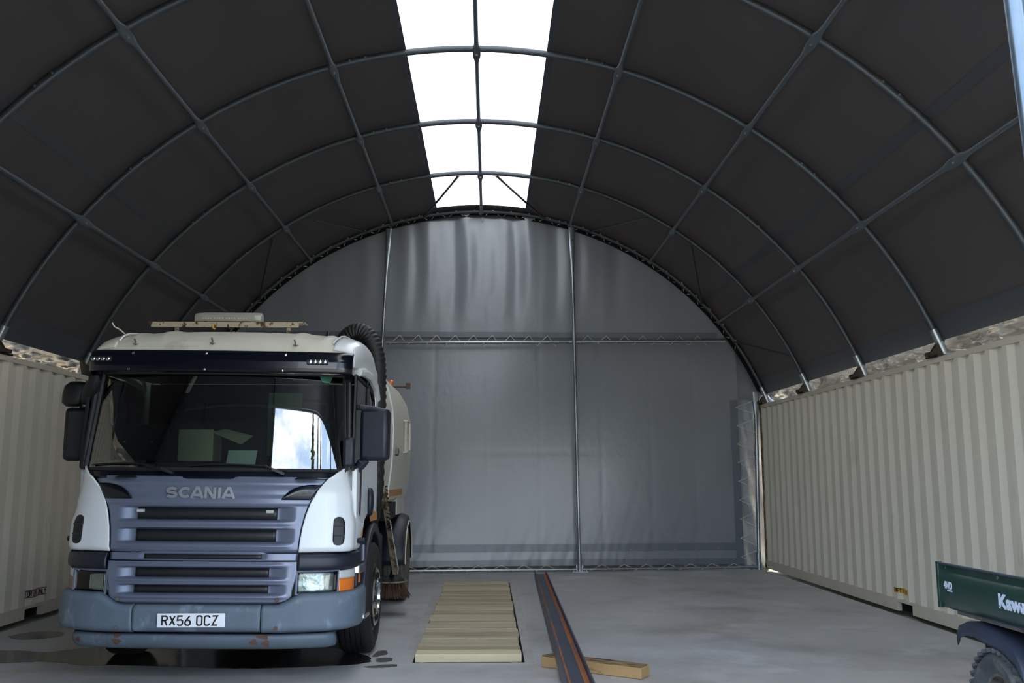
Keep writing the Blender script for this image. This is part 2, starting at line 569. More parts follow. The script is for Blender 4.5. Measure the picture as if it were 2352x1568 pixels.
# arches
def arch_tube(mb, y, r, off=0.0, p0=-PHI_FOOT, p1=PHI_FOOT, n=72, seg=12):
    pts = []
    for i in range(n + 1):
        x, z = arch_pt(p0 + (p1 - p0) * i / n, off)
        pts.append((x, y, z))
    return mb.tube(pts, r, seg, up=(0, 1, 0))
ORD = ['rearmost galvanised steel arch, against the grey rear curtain', 'second galvanised steel arch from the rear curtain',
       'third galvanised steel arch from the rear curtain', 'fourth galvanised steel arch from the rear curtain',
       'fifth galvanised steel arch from the rear curtain, cut by the top frame edge',
       'sixth galvanised steel arch from the rear, above the camera view', 'front galvanised steel arch at the open entrance']
m = MB()
m.box(-0.13, 0.13, -0.14, 0.14, 0.0, 0.018)
foot_plate_me = m.mesh('base_plate', 'black_steel', smooth=False)
m = MB()
m.prism([(-0.19, 0.0), (-0.05, 0.0), (0.0, 0.22), (-0.035, 0.22)], -0.012, 0.012, 'y')
m.prism([(-0.19, 0.0), (-0.05, 0.0), (0.0, 0.22), (-0.035, 0.22)], 0.05, 0.062, 'y')
m.box(-0.20, -0.15, -0.05, 0.09, 0.0, 0.04)
foot_br_me = m.mesh('foot_bracket', 'rust_bracket', smooth=False)
m = MB()
m.lathe([(0.012, -0.012), (0.012, 0.012)], n=6)
bolt_me = m.mesh('bolt', 'galvanised', smooth=False)
for i, y in enumerate(ARCH_Y):
    fx, fz = arch_pt(PHI_FOOT)
    a = thing('arch_rib', ORD[i], 'arch rib', (XC, y, 2.9), 'steel arches of the shelter')
    m = MB()
    arch_tube(m, 0.0, 0.037)
    m.v = [(v[0] - XC, v[1], v[2] - 2.9) for v in m.v]
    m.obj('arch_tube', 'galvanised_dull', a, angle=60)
    for dx in (-3.75, -1.35, 1.35, 3.75):
        p = phi_of(dx)
        m = MB()
        arch_tube(m, 0.0, 0.0415, 0, p - 0.028, p + 0.028, 4)
        m.v = [(v[0] - XC, v[1], v[2] - 2.9) for v in m.v]
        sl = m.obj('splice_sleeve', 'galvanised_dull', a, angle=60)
        for q in (-0.018, 0.018):
            x, z = arch_pt(p + q, 0.0)
            shared('bolt', bolt_me, sl, (x - XC, -0.04, z - 2.9), (PI / 2, 0, 0))
    for s in (-1, 1):
        m = MB()
        arch_tube(m, 0.0, 0.045, 0, s * (PHI_FOOT - 0.055) if s > 0 else -PHI_FOOT, PHI_FOOT if s > 0 else -(PHI_FOOT - 0.055), 4)
        m.v = [(v[0] - XC, v[1], v[2] - 2.9) for v in m.v]
        m.obj('foot_socket', 'galvanised', a, angle=60)
        shared('base_plate', foot_plate_me, a, (s * 5.16, 0, 0.0))
        b = shared('foot_bracket', foot_br_me, a, (s * 5.19, -0.02, 0.016), (0, 0, 0 if s > 0 else PI))

# purlins: tubes with flattened bolted ends under every arch
def purlin_mesh():
    L = 2.14
    ys = [0.0, 0.03, 0.06, 0.10, 0.15, 0.20, 0.26, 0.4, L / 2]
    ys = ys + [L - v for v in ys[::-1][1:]]
    pts, sq = [], []
    for v in ys:
        d = min(v, L - v)
        t = min(1, max(0, (d - 0.07) / 0.17))
        t = t * t * (3 - 2 * t)
        pts.append((0, v, 0))
        sq.append((0.22 + 0.78 * t, 1.75 - 0.75 * t))
    m = MB()
    m.tube(pts, 0.0265, 12, True, sq, up=(0, 0, 1))
    return m.mesh('purlin_tube', 'galvanised_mid', angle=60)
pur_me = purlin_mesh()
PNAME = {0.0: 'ridge purlin tube running down the middle of the white skylight', -1.64: 'purlin tube just left of the skylight', 1.64: 'purlin tube just right of the skylight',
         -3.11: 'purlin tube on the upper left slope of the roof', 3.11: 'purlin tube on the upper right slope of the roof',
         -4.35: 'lowest purlin tube on the left side of the roof', 4.35: 'lowest purlin tube on the right side of the roof'}
for dx, lab in PNAME.items():
    p = phi_of(dx)
    x, z = arch_pt(p, -0.0475)
    a = thing('purlin', lab, 'purlin', (x, ARCH_Y[6], z), 'purlins of the shelter roof')
    a.rotation_euler = (0, p, 0)
    for k in range(6):
        s = shared('purlin_tube', pur_me, a, (0, 2.14 * k, 0))
        shared('bolt', bolt_me, s, (0, 0.035, -0.008))

# diagonal braces between the two rear arches
for k, (d1, d0) in enumerate(((-0.36, -1.05), (-2.80, -2.09), (-3.32, -4.02), (0.27, 1.16), (2.71, 2.0), (3.42, 4.05), (4.93, 4.62), (-4.93, -4.62))):
    a = arch_pt(phi_of(d1), -0.04)
    b = arch_pt(phi_of(d0), -0.02)
    A, B = Vector((a[0], ARCH_Y[1] + 0.02, a[1])), Vector((b[0], ARCH_Y[0] - 0.03, b[1]))
    m = MB()
    n = 8
    pts = [A.lerp(B, i / n) for i in range(n + 1)]
    sq = [(0.35, 1.5) if i in (0, n) else (1, 1) for i in range(n + 1)]
    m.tube([p - A for p in pts], 0.019, 10, True, sq)
    lab = ['left diagonal brace crossing the rear end of the skylight', 'diagonal brace on the upper left roof by the rear arch', 'steep diagonal brace on the left roof above the truck light bar',
           'right diagonal brace crossing the rear end of the skylight', 'diagonal brace on the upper right roof by the rear arch', 'steep diagonal brace on the right roof by the rear arch',
           'lowest diagonal brace on the right, above the container end', 'lowest diagonal brace on the left, hidden behind the truck'][k]
    o = m.obj('brace_tube', 'galvanised_dull', angle=60, loc=A)
    tag(o, lab, 'brace', 'diagonal roof braces')

# rear curtain wall
def fold(x, z):
    top = max(0.0, min(1.0, (z - 4.1) / 2.2))
    low = max(0.0, 1 - z / 1.8)
    mid = max(0.0, min(1.0, (x + 1.9) / 0.6)) * max(0.0, min(1.0, (2.6 - x) / 0.8))
    f = top * (0.35 + 0.65 * mid) * (0.025 * math.sin(x * 6.1 + 0.6 * math.sin(z * 1.1)) + 0.022 * math.sin(x * 10.3 + 1.1 + 0.3 * z) + 0.014 * math.sin(x * 17 + 0.8 * math.sin(z * 2)))
    g = low * low
    f += g * (0.0024 * math.sin((x - 0.55 * z) * 17 + 1.5 * math.sin(x * 2.3)) * (0.7 + 0.3 * math.sin(x * 1.7 + 1)) + 0.0018 * math.sin((x - 0.3 * z) * 37 + 2 * math.sin(x * 3.1)) + 0.0012 * math.sin((x + 0.2 * z) * 61))
    f += 0.010 * math.sin(z * 1.6 + x * 0.8) + 0.006 * math.sin(x * 2.4 - z * 0.7)
    f += 0.003 * math.exp(-((z - 2.05 + 0.01 * x) / 0.015) ** 2) + 0.003 * math.exp(-((z - 3.2) / 0.015) ** 2)
    f += 0.004 * sum(math.exp(-((x - c) / 0.02) ** 2) for c in (-1.0, -0.05, 0.9, 2.0, 2.9, 3.7))
    return f
CZ = 4.12
def shift(x, z):
    """the curtain foot is pulled in towards the truck, most at the left"""
    return -(0.05 + 0.080 * (4.69 - x)) * max(0.0, 1 - z / 4.0)
wall_back = thing('wall_back', 'grey fabric rear curtain wall laced to the gable frame', None, (0, 16.36, 0))
wall_back['kind'] = 'structure'
m = MB()
rows = []
nx, nz = 220, 60
for j in range(nz + 1):
    row = []
    for i in range(nx + 1):
        x = -4.62 + 8.9 * i / nx
        dxx = abs(x - XC)
        p = phi_of(dxx)
        ztop = 1.5 + (arch_r(p) - 0.015) * math.cos(p)
        ztop = max(ztop, CZ + 0.02)
        z = CZ + (ztop - CZ) * j / nz
        row.append((x, fold(x, z) - 0.05, z))
    rows.append(row)
m.grid(rows)
up_c = m.obj('upper_curtain', 'curtain', wall_back, angle=80)
m = MB()
m.grid([[(-4.55 + 8.7 * i / 200, fold(-4.55 + 8.7 * i / 200, z) - 0.058, z) for i in range(201)] for z in (CZ, CZ + 0.05, CZ + 0.10)])
m.obj('curtain_hem', 'curtain_band', up_c, angle=80)
m = MB()
rows = []
nx, nz = 240, 80
for j in range(nz + 1):
    z = 0.085 + 4.35 * j / nz
    row = []
    for i in range(nx + 1):
        xr = 4.52 - (0.14 * math.sin(z * 2.2) ** 2 if z < 2.8 else 0) * 0.4
        if z > 3.0:
            p0 = 0
            xr = min(xr, XC + math.sqrt(max(0.1, 5.3 ** 2 - (z - 1.5) ** 2)) - 0.05)
        xl = -5.05 if z < 3.0 else -(xr - XC) + XC
        x = xl + (xr - xl) * i / nx
        row.append((x, fold(x, z) + 0.03 + shift(x, z), z))
    rows.append(row)
m.grid(rows)
lo_c = m.obj('lower_curtain', 'curtain', wall_back, angle=80)
for (z0, z1) in ((0.085, 0.19), (0.325, 0.455)):
    m = MB()
    m.grid([[(-5.0 + 9.5 * i / 240, fold(-5.0 + 9.5 * i / 240, z) + 0.018 + shift(-5.0 + 9.5 * i / 240, z), z) for i in range(241)] for z in (z0, (z0 + z1) / 2, z1)])
    m.obj('curtain_hem', 'curtain_band', lo_c, angle=80)
m = MB()
m.grid([[(x, fold(x, z) + 0.018 + shift(x, z), z) for x in (4.37, 4.44, 4.51)] for z in [0.09 + 2.9 * k / 40 for k in range(41)]])
m.obj('curtain_hem', 'curtain_band', lo_c, angle=80)
m = MB()
m.lathe([(0.012, -0.004), (0.012, 0.004), (0.006, 0.004), (0.006, -0.004)], axis='y', n=10, closed=True)
eye_me = m.mesh('eyelet', 'hazard_yellow')
for k in range(17):
    x = -2.2 + 0.39 * k
    shared('eyelet', eye_me, lo_c, (x, fold(x, 0.35) + 0.012 + shift(x, 0.35), 0.352))
m = MB()
rows = []
for j in range(31):
    z = 0.05 + 2.95 * j / 30
    rows.append([(4.40 + 0.62 * i / 12, 0.10 + 0.02 * math.sin(i * 1.3 + z * 3) + 0.012 * math.sin(z * 11 + i), z) for i in range(13)])
m.grid(rows)
m.obj('corner_sheet', 'curtain_light', wall_back, angle=80)
for sx in (-1, 1):
    m = MB()
    xa, xb = sorted((XC + sx * 4.95, XC + sx * 5.9))
    m.box(xa, xb, 0.16, 0.165, 2.80, 3.6)
    m.obj('eave_light_block', 'curtain', wall_back, smooth=False)  # added end pieces, block the sky showing past the foil ends
m = MB()
rows = []
for j in range(41):
    p = PHI_FOOT * j / 40
    r = arch_r(p) + 0.045
    hx, hz = r * math.sin(p), 1.5 + r * math.cos(p)
    rows.append([(XC + hx * (-1 + 2 * i / 40), 0.15, hz) for i in range(41)])
rows.append([(XC + 5.2 * (-1 + 2 * i / 40), 0.15, -0.03) for i in range(41)])
m.grid(rows[1:])
m.obj('light_block_sheet', 'curtain', wall_back, angle=80)  # added sheet behind the curtains, blocks daylight leaking in round the gable
m = MB()
m.grid([[(lambda q: (q[0], dy, q[1]))(arch_pt(-1.26 + 2.52 * i / 90, off)) for i in range(91)] for (off, dy) in ((0.046, -0.02), (-0.02, -0.09), (-0.085, -0.105))])
m.obj('gable_edge_band', 'black_band', wall_back, angle=80)
m = MB()
m.box(0, 0.02, -0.062, -0.058, 0, 0.055)
m.obj('tag_label', 'decal_white', up_c, loc=(-0.155, -0.045, 6.30), smooth=False)
m = MB()
m.prism([(0.0065, 0.01), (0.0135, 0.01), (0.0135, 0.03), (0.018, 0.03), (0.01, 0.045), (0.002, 0.03), (0.0065, 0.03)], -0.0645, -0.062, 'y')
m.obj('tag_arrow', 'print_maroon', up_c, loc=(-0.155, -0.045, 6.30), smooth=False)

# gable posts and beams at the rear
def post(name, pts, r, label, cat, group, base=True, flat_top=True):
    B = Vector(pts[0])
    t = thing(name, label, cat, B, group)
    n = 14
    P = [Vector(pts[0]).lerp(Vector(pts[1]), i / n) - B for i in range(n + 1)]
    sq = [(1, 1)] * (n - 1) + [(0.5, 1.5), (0.3, 1.8)] if flat_top else [(1, 1)] * (n + 1)
    m = MB()
    m.tube(P, r, 14, True, sq, up=(0, 1, 0))
    m.obj('post_tube', 'galvanised', t, angle=60)
    for k in (0.42, 0.66):
        c = P[0].lerp(P[-1], k)
        d = (P[-1] - P[0]).normalized() * 0.10
        m = MB()
        m.tube([c - d, c + d], r * 1.13, 14)
        m.obj('splice_sleeve', 'galvanised', t, angle=60)
    if base:
        m = MB()
        m.box(-0.14, 0.14, -0.10, 0.10, 0.0, 0.012)
        m.obj('base_plate', 'galvanised', t, smooth=False)
        m = MB()
        m.tube([(0, 0, 0.01), (0, 0, 0.30)], r * 1.35, 14)
        m.box(-0.06, 0.06, -0.01, 0.01, 0.0, 0.12)
        m.obj('base_clamp', 'galvanised', t, angle=60)
        for (bx, by) in ((-0.11, -0.07), (0.11, -0.07), (-0.11, 0.07), (0.11, 0.07)):
            shared('bolt', bolt_me, t, (bx, by, 0.02))
    return t
PY = 16.2
post('gable_post', ((-2.0, PY + shift(-2.0, 0), 0), (-1.865, PY, 6.12)), 0.030, 'galvanised rear gable post rising just behind the truck', 'post', 'rear gable posts')
post('gable_post', ((1.553, PY + shift(1.553, 0), 0), (1.50, PY, 6.17)), 0.030, 'galvanised rear gable post standing in the middle of the grey curtain', 'post', 'rear gable posts')
post('gable_post', ((4.725, PY + shift(4.725, 0), 0), (4.80, PY, 3.12)), 0.034, 'galvanised rear post beside the right container corner', 'post', 'rear gable posts')
post('gable_post', ((-5.02, PY + shift(-5.02, 0), 0), (-5.09, PY, 3.12)), 0.034, 'galvanised rear post by the left container, behind the truck', 'post', 'rear gable posts')
def beam(name, a, b, r, label):
    A, B = Vector(a), Vector(b)
    t = thing(name, label, 'beam', A, 'rear gable beams')
    m = MB()
    m.tube([(B - A) * (i / 6) for i in range(7)], r, 12)
    m.obj('beam_tube', 'galvanised', t, angle=60)
    for s, P in ((1, Vector((0, 0, 0))), (-1, B - A)):
        d = (B - A).normalized() * s
        m = MB()
        m.tube([P + d * 0.0, P + d * 0.07], r * 1.25, 12)
        m.obj('end_clamp', 'galvanised', t, angle=60)
ZB = 4.00
beam('gable_beam', (-4.45, PY, ZB - 0.02), (-1.95, PY, ZB), 0.028, 'horizontal galvanised tube on the rear curtain, left bay behind the truck roof')
beam('gable_beam', (-1.87, PY, ZB), (1.49, PY, ZB + 0.025), 0.028, 'horizontal galvanised tube across the middle bay of the rear curtain')
beam('gable_beam', (1.55, PY, ZB + 0.025), (4.28, PY, ZB + 0.055), 0.028, 'horizontal galvanised tube across the right bay of the rear curtain')
beam('floor_rail', (-5.0, PY + shift(-5.0, 0), 0.04), (-2.04, PY + shift(-2.04, 0), 0.04), 0.022, 'galvanised floor rail under the rear curtain, hidden behind the truck')
beam('floor_rail', (-1.96, PY + shift(-1.96, 0), 0.04), (1.50, PY + shift(1.5, 0), 0.04), 0.022, 'galvanised floor rail under the middle bay of the rear curtain')
beam('floor_rail', (1.60, PY + shift(1.6, 0), 0.04), (4.69, PY + shift(4.69, 0), 0.045), 0.022, 'galvanised floor rail under the right bay of the rear curtain')

def lacing(name, pts, label, r=0.005):
    A = Vector(pts[0])
    m = MB()
    for i in range(len(pts) - 1):
        m.tube([Vector(pts[i]) - A, Vector(pts[i + 1]) - A], r, 6)
    o = m.obj(name, 'rope', loc=A)
    return tag(o, label, 'rope', 'lacing ropes of the rear curtain')
def zig(x0, x1, zlo, zhi, step=0.335, y=16.165, y2=16.27):
    pts, x = [], x0
    while x + step < x1:
        sh = shift(x, zhi)
        pts += [(x, y + sh, zlo(x)), (x + step * 0.5, y2 + sh, zhi), (x + step * 0.82, y2 - 0.02 + sh, zlo(x) + 0.035), (x + step * 0.95, y + 0.07 + sh, zlo(x) - 0.02)]
        x += step
    return pts
lacing('lacing_rope', zig(-1.80, 1.50, lambda x: ZB - 0.028, 4.15), 'thin rope lacing the upper curtain hem to the middle beam')
lacing('lacing_rope', zig(1.62, 4.20, lambda x: ZB + 0.0, 4.15), 'thin rope lacing the upper curtain hem to the right bay beam')
lacing('lacing_rope', zig(-1.55, 1.48, lambda x: 0.024, 0.110, 0.39), 'thin rope lacing the curtain bottom to the middle floor rail')
lacing('lacing_rope', zig(1.75, 4.60, lambda x: 0.024, 0.110, 0.39), 'thin rope lacing the curtain bottom to the right floor rail')
pts = []
for k in range(9):
    z = 2.98 - 0.33 * k
    pts += [(4.79 - 0.008 * k, 16.155, z), (4.45, 16.27, z - 0.13), (4.79 - 0.008 * k, 16.155, z - 0.27)]
lacing('lacing_rope', pts, 'zigzag rope lacing the curtain edge to the right rear post')
pts = []
for k in range(64):
    p = -1.05 + 2.15 * k / 63
    x, z = arch_pt(p, -0.075 if k % 2 else 0.02)
    pts.append((x, 16.155 if k % 2 == 0 else 16.30, z))
lacing('lacing_rope', pts, 'thin rope lacing the curtain top around the rearmost arch')

# front end of the shelter: closed upper gable and left bay, open to the yard elsewhere
wall_front = thing('wall_front', 'grey fabric front gable above the open entrance', None, (0, 3.14, 0))
wall_front['kind'] = 'structure'
m = MB()
rows = []
for j in range(21):
    row = []
    for i in range(81):
        x = -4.7 + 9.06 * i / 80
        p = phi_of(abs(x - XC))
        zt = max(4.12, 1.5 + (arch_r(p) - 0.02) * math.cos(p))
        z = 4.08 + (zt - 4.08) * j / 20
        row.append((x, 0.3 * fold(x, z), z))
    rows.append(row)
m.grid(rows)
m.obj('upper_curtain', 'curtain', wall_front, angle=80)
m = MB()
m.grid([[(-5.75 + 3.7 * i / 40, 0.085 + 0.3 * fold(-5.75 + 3.7 * i / 40, z), z) for i in range(41)] for z in [0.05 + 4.25 * k / 20 for k in range(21)]])
m.obj('side_curtain', 'curtain', wall_front, angle=80)
beam('gable_beam', (-4.5, 3.34, 4.0), (4.2, 3.34, 4.0), 0.028, 'horizontal galvanised tube above the open entrance, out of view')
t = thing('entrance_post', 'bright galvanised entrance post at the right edge of the picture', 'post', (2.235, 3.33, 0))
m = MB()
lean = -0.205 / 4.9
m.tube([(0 + lean * z + 0.0, 0, z) for z in (0, 1, 2, 3, 4, 4.9, 5.9)], 0.036, 18, up=(0, 1, 0))
m.obj('post_tube', 'galvanised_front', t, angle=60)
m = MB()
m.tube([(0.078 + lean * z, 0.012, z) for z in (0.1, 1, 2, 3, 4, 4.3)], 0.040, 18, up=(0, 1, 0))
m.obj('curtain_tube', 'galvanised_front', t, angle=60)
m = MB()
for k in range(16):
    z = 0.4 + 0.24 * k
    m.tube([(0.036 + lean * z, -0.036, z), (0.042 + lean * (z + 0.24), -0.038, z + 0.24)], 0.004, 6)
m.obj('lacing_cord', 'rope', t)
m = MB()
m.box(-0.15, 0.2, -0.12, 0.12, 0, 0.012)
m.obj('base_plate', 'galvanised_front', t, smooth=False)
t = thing('entrance_post', 'galvanised entrance post left of the camera, outside the picture', 'post', (-2.1, 3.33, 0))
m = MB()
m.tube([(0.02 * z, 0, z) for z in (0, 2, 4, 5.9)], 0.036, 18, up=(0, 1, 0))
m.obj('post_tube', 'galvanised_front', t, angle=60)
m = MB()
m.box(-0.15, 0.15, -0.12, 0.12, 0, 0.012)
m.obj('base_plate', 'galvanised_front', t, smooth=False)

# ------------------------------------------------------------------ shipping containers
CP = 0.2982
CY0, CY1, CH = 3.25, 16.31, 2.896
def corr(y, ph):
    """depth of the corrugated wall behind the rail face, 0 = proud, 0.036 = recessed"""
    t = ((y - ph) / CP) % 1.0
    if t < 0.20: return 0.036 * t / 0.20
    if t < 0.47: return 0.036
    if t < 0.72: return 0.036 * (1 - (t - 0.47) / 0.25)
    return 0.0
CAPS = {'E': [[(1, 1), (0, 1), (0, 0), (1, 0)], [(0, .5), (.8, .5)]], 'M': [[(0, 0), (0, 1), (.5, .4), (1, 1), (1, 0)]],
        'P': [[(0, 0), (0, 1), (.9, 1), (1, .75), (.9, .5), (0, .5)]], 'T': [[(0, 1), (1, 1)], [(.5, 1), (.5, 0)]], 'Y': [[(0, 1), (.5, .5), (1, 1)], [(.5, .5), (.5, 0)]],
        'O': [[(.2, 0), (.8, 0), (1, .2), (1, .8), (.8, 1), (.2, 1), (0, .8), (0, .2), (.2, 0)]], 'N': [[(0, 0), (0, 1), (1, 0), (1, 1)]], 'L': [[(0, 1), (0, 0), (1, 0)]],
        'F': [[(0, 0), (0, 1), (1, 1)], [(0, .5), (.8, .5)]], 'R': [[(0, 0), (0, 1), (.9, 1), (1, .75), (.9, .5), (0, .5)], [(.5, .5), (1, 0)]]}
def container(s, xf, ph, label, pockets, lab_part):
    t = thing('shipping_container', label, 'container', (xf, CY0, 0), 'shipping containers carrying the roof')
    L = CY1 - CY0
    X = lambda d: s * d
    def bx(mb, d0, d1, y0, y1, z0, z1):
        a, b = sorted((X(d0), X(d1)))
        return mb.box(a, b, y0, y1, z0, z1)
    # corrugated inner side wall
    ys = [0.12]
    k0 = math.floor((CY0 - ph) / CP)
    for k in range(k0, k0 + int(L / CP) + 3):
        for f in (0.0, 0.20, 0.47, 0.72):
            y = ph + (k + f) * CP - CY0
            if 0.13 < y < L - 0.13: ys.append(y)
    ys.append(L - 0.12)
    for (d, name) in ((0.004, 'corrugated_side'), (2.40, 'corrugated_side')):
        m = MB()
        rows = [[(X(d + (corr(y + CY0 + 1e-6, ph) if d < 1 else 0.036 - corr(y + CY0, ph))), y, z) for y in ys] for z in (0.155, 2.84)]
        m.grid(rows)
        m.obj(name, 'container_paint', t, smooth=False)
    m = MB(); bx(m, 0.0, 0.06, 0.1, L - 0.1, CH - 0.062, CH)
    m.obj('top_rail', 'container_rail', t, smooth=False, bevel=0.004)
    m = MB(); bx(m, 2.38, 2.438, 0.1, L - 0.1, CH - 0.062, CH)
    m.obj('top_rail', 'container_rail', t, smooth=False, bevel=0.004)
    for d0, d1 in ((0.0, 0.05), (2.388, 2.438)):
        m = MB()
        yy = 0.1
        for (a, b) in sorted(pockets):
            bx(m, d0, d1, yy, a - CY0, 0.022, 0.158)
            bx(m, d0, d1, a - CY0, b - CY0, 0.128, 0.158)
            yy = b - CY0
        bx(m, d0, d1, yy, L - 0.1, 0.022, 0.158)
        m.obj('bottom_rail', 'container_rail', t, smooth=False)
    for (a, b) in pockets:
        m = MB()
        bx(m, 0.051, 2.387, a - CY0 - 0.01, b - CY0 + 0.01, 0.02, 0.026)
        bx(m, 0.051, 2.387, a - CY0 - 0.012, a - CY0 - 0.002, 0.026, 0.128)
        bx(m, 0.051, 2.387, b - CY0 + 0.002, b - CY0 + 0.012, 0.026, 0.128)
        m.obj('fork_pocket', 'dark_void', t, smooth=False)
    m = MB(); bx(m, 0.05, 2.39, 0.1, L - 0.1, 0.13, 0.155)
    m.obj('underfloor', 'dark_void', t, smooth=False)
    m = MB(); bx(m, 0.03, 2.41, 0.1, L - 0.1, CH - 0.03, CH - 0.01)
    m.obj('roof_sheet', 'container_paint', t, smooth=False)
    for y0, y1 in ((0.02, 0.04), (L - 0.04, L - 0.02)):
        m = MB(); bx(m, 0.06, 2.38, y0, y1, 0.15, 2.84)
        m.obj('end_wall', 'container_paint', t, smooth=False)
    for d0, d1 in ((0.0, 0.13), (2.308, 2.438)):
        for y0, y1 in ((0.0, 0.13), (L - 0.10, L)):
            m = MB(); bx(m, d0 + 0.002, d1 - 0.002, y0, y1, 0.11, CH - 0.11)
            m.obj('corner_post', 'rusty_paint' if y0 > 1 else 'container_rail', t, smooth=False, bevel=0.006)
            for z0, z1 in ((0.004, 0.122), (CH - 0.118, CH + 0.004)):
                m = MB(); bx(m, d0 - 0.004, d1 + 0.004, y0 - 0.005, y1 + 0.06 if y0 < 1 else y1 + 0.004, z0, z1)
                c = m.obj('corner_casting', 'rusty_paint', t, smooth=False, bevel=0.01)
                m = MB(); yc = (y0 + y1) / 2
                bx(m, d0 - 0.006, d0 - 0.003, yc - 0.03, yc + 0.03, z0 + 0.035, z1 - 0.035)
                m.obj('casting_hole', 'dark_void', c, smooth=False)
    # hazard stripes beside the rear top casting
    for k in range(4):
        m = MB()
        y = L - 0.17 - 0.045 * k
        pts = [(y, CH - 0.055), (y + 0.024, CH - 0.055), (y + 0.045, CH - 0.004), (y + 0.021, CH - 0.004)]
        a, b = sorted((X(-0.003), X(0.0)))
        m.prism(pts, a, b, 'x')
        m.obj('hazard_stripe', 'hazard_yellow', t, smooth=False)
    # decal over the fork pocket, following the corrugation
    if lab_part:
        txt, yc, zc, w, h, base, ink, size = lab_part
        m = MB()
        n = 48
        rows = []
        for z in (zc - h / 2, zc + h / 2):
            rows.append([(X(0.004 + corr(yc - w / 2 + w * i / n, ph) - 0.003), yc - w / 2 + w * i / n - CY0, z) for i in range(n + 1)])
        m.grid(rows)
        d = m.obj('decal', base, t, smooth=False)
        m = MB()
        nch = len(txt)
        adv = w * 0.92 / nch
        for ci, ch in enumerate(txt):
            for st in CAPS.get(ch, []):
                P = []
                for q in range(len(st) - 1):
                    for e in range(6):
                        P.append((st[q][0] + (st[q + 1][0] - st[q][0]) * e / 6, st[q][1] + (st[q + 1][1] - st[q][1]) * e / 6))
                P.append(st[-1])
                P = [(-w * 0.46 + adv * (ci + 0.12 + 0.72 * a), (b - 0.5) * size) for a, b in P]
                L_, R_ = ribbon(P, 0.010)
                pl = lambda p: (X(0.004 + corr(yc - s * p.x, ph) - 0.006), yc - s * p.x - CY0, zc + p.y)
                nn = len(L_)
                m.add([pl(p) for p in L_] + [pl(p) for p in R_], [(i, i + 1, nn + i + 1, nn + i) for i in range(nn - 1)])
        m.obj('decal_lettering', ink, d, smooth=False)
        if txt.startswith('FOR'):
            m = MB()
            for z0, z1 in ((zc - h / 2, zc - h / 2 + 0.008), (zc + h / 2 - 0.008, zc + h / 2)):
                m.grid([[(X(0.004 + corr(yc - w / 2 + w * i / n, ph) - 0.005), yc - w / 2 + w * i / n - CY0, z) for i in range(n + 1)] for z in (z0, z1)])
            m.obj('decal_border', ink, d, smooth=False)
    return t
PHR = 15.6137 - 52 * CP
PHL = 9.9588 - 40 * CP
cont_r = container(1, 4.8866, PHR, 'long cream corrugated shipping container along the right side', [(10.675, 11.06), (8.60, 8.98)],
                   ('EMPTY ONLY', 10.955, 0.262, 0.36, 0.062, 'decal_yellow', 'print_black', 0.042))
cont_l = container(-1, -5.202, PHL, 'cream corrugated shipping container along the left side, beside the truck', [(10.62, 11.0), (8.55, 8.93)],
                   ('FOR EMPTY ONLY', 10.88, 0.285, 0.44, 0.085, 'decal_white', 'print_maroon', 0.055))

# crumpled foil sheets closing the gap between cover and containers
for s, xf, lab in ((1, 4.8866, 'crumpled silver foil sheet between cover and right container'), (-1, -5.202, 'crumpled silver foil sheet between cover and left container')):
    m = MB()
    rows = []
    nj = 260
    rnd = random.Random(3 + s)
    ph = [rnd.uniform(0, 6) for _ in range(8)]
    for j in range(nj + 1):
        y = 3.3 + 13.19 * j / nj
        row = []
        for i in range(15):
            u = i / 14
            w = 0.03 * math.sin(y * 5 + u * 4 + ph[0]) + 0.018 * math.sin(y * 13 - u * 9 + ph[1]) + 0.012 * math.sin(y * 29 + u * 14 + ph[2]) + 0.012 * math.sin(u * 23 + y * 7)
            w *= (0.25 + 0.75 * math.sin(PI * u))
            row.append((s * (0.178 + 0.32 * (1 - u) + w * (0.9 if i < 13 else 0.1)), y, 2.906 + 0.215 * u + 0.25 * w * (i > 1)))
        rows.append(row)
    m.grid(rows)
    o = m.obj('foil_sheet', 'foil', angle=80, loc=(xf, 0, 0))
    tag(o, lab, 'foil sheet', 'foil sheets under the eaves')

# ------------------------------------------------------------------ pit cover boards
pit = thing('pit_cover', 'row of pale pine boards covering the inspection pit', 'pit cover', (-0.178, 8.30, 0))
nb = 30
pitch = (14.10 - 8.30) / nb
for k in range(nb):
    m = MB()
    dx0 = random.uniform(-0.012, 0.008)
    w = 0.464
    zt = 0.058 + random.uniform(-0.004, 0.004)
    m.box(-w + dx0, w + random.uniform(-0.008, 0.012), pitch * k + 0.002, pitch * (k + 1) - 0.004, -0.015, zt)
    b = m.obj('board', ('pine', 'pine_b', 'pine_c', 'pine', 'pine_c', 'pine_b', 'pine')[(k * 5 + k // 3) % 7] if k else 'pine_fresh', pit, smooth=False, bevel=0.004)
    if k == 0:
        b['label'] = 'fresh pine front board with knots'
for x in (-0.40, 0.40):
    m = MB()
    m.box(x - 0.03, x + 0.03, 0.0, 5.8, -0.085, -0.016)
    m.obj('bearer', 'pine', pit, smooth=False)

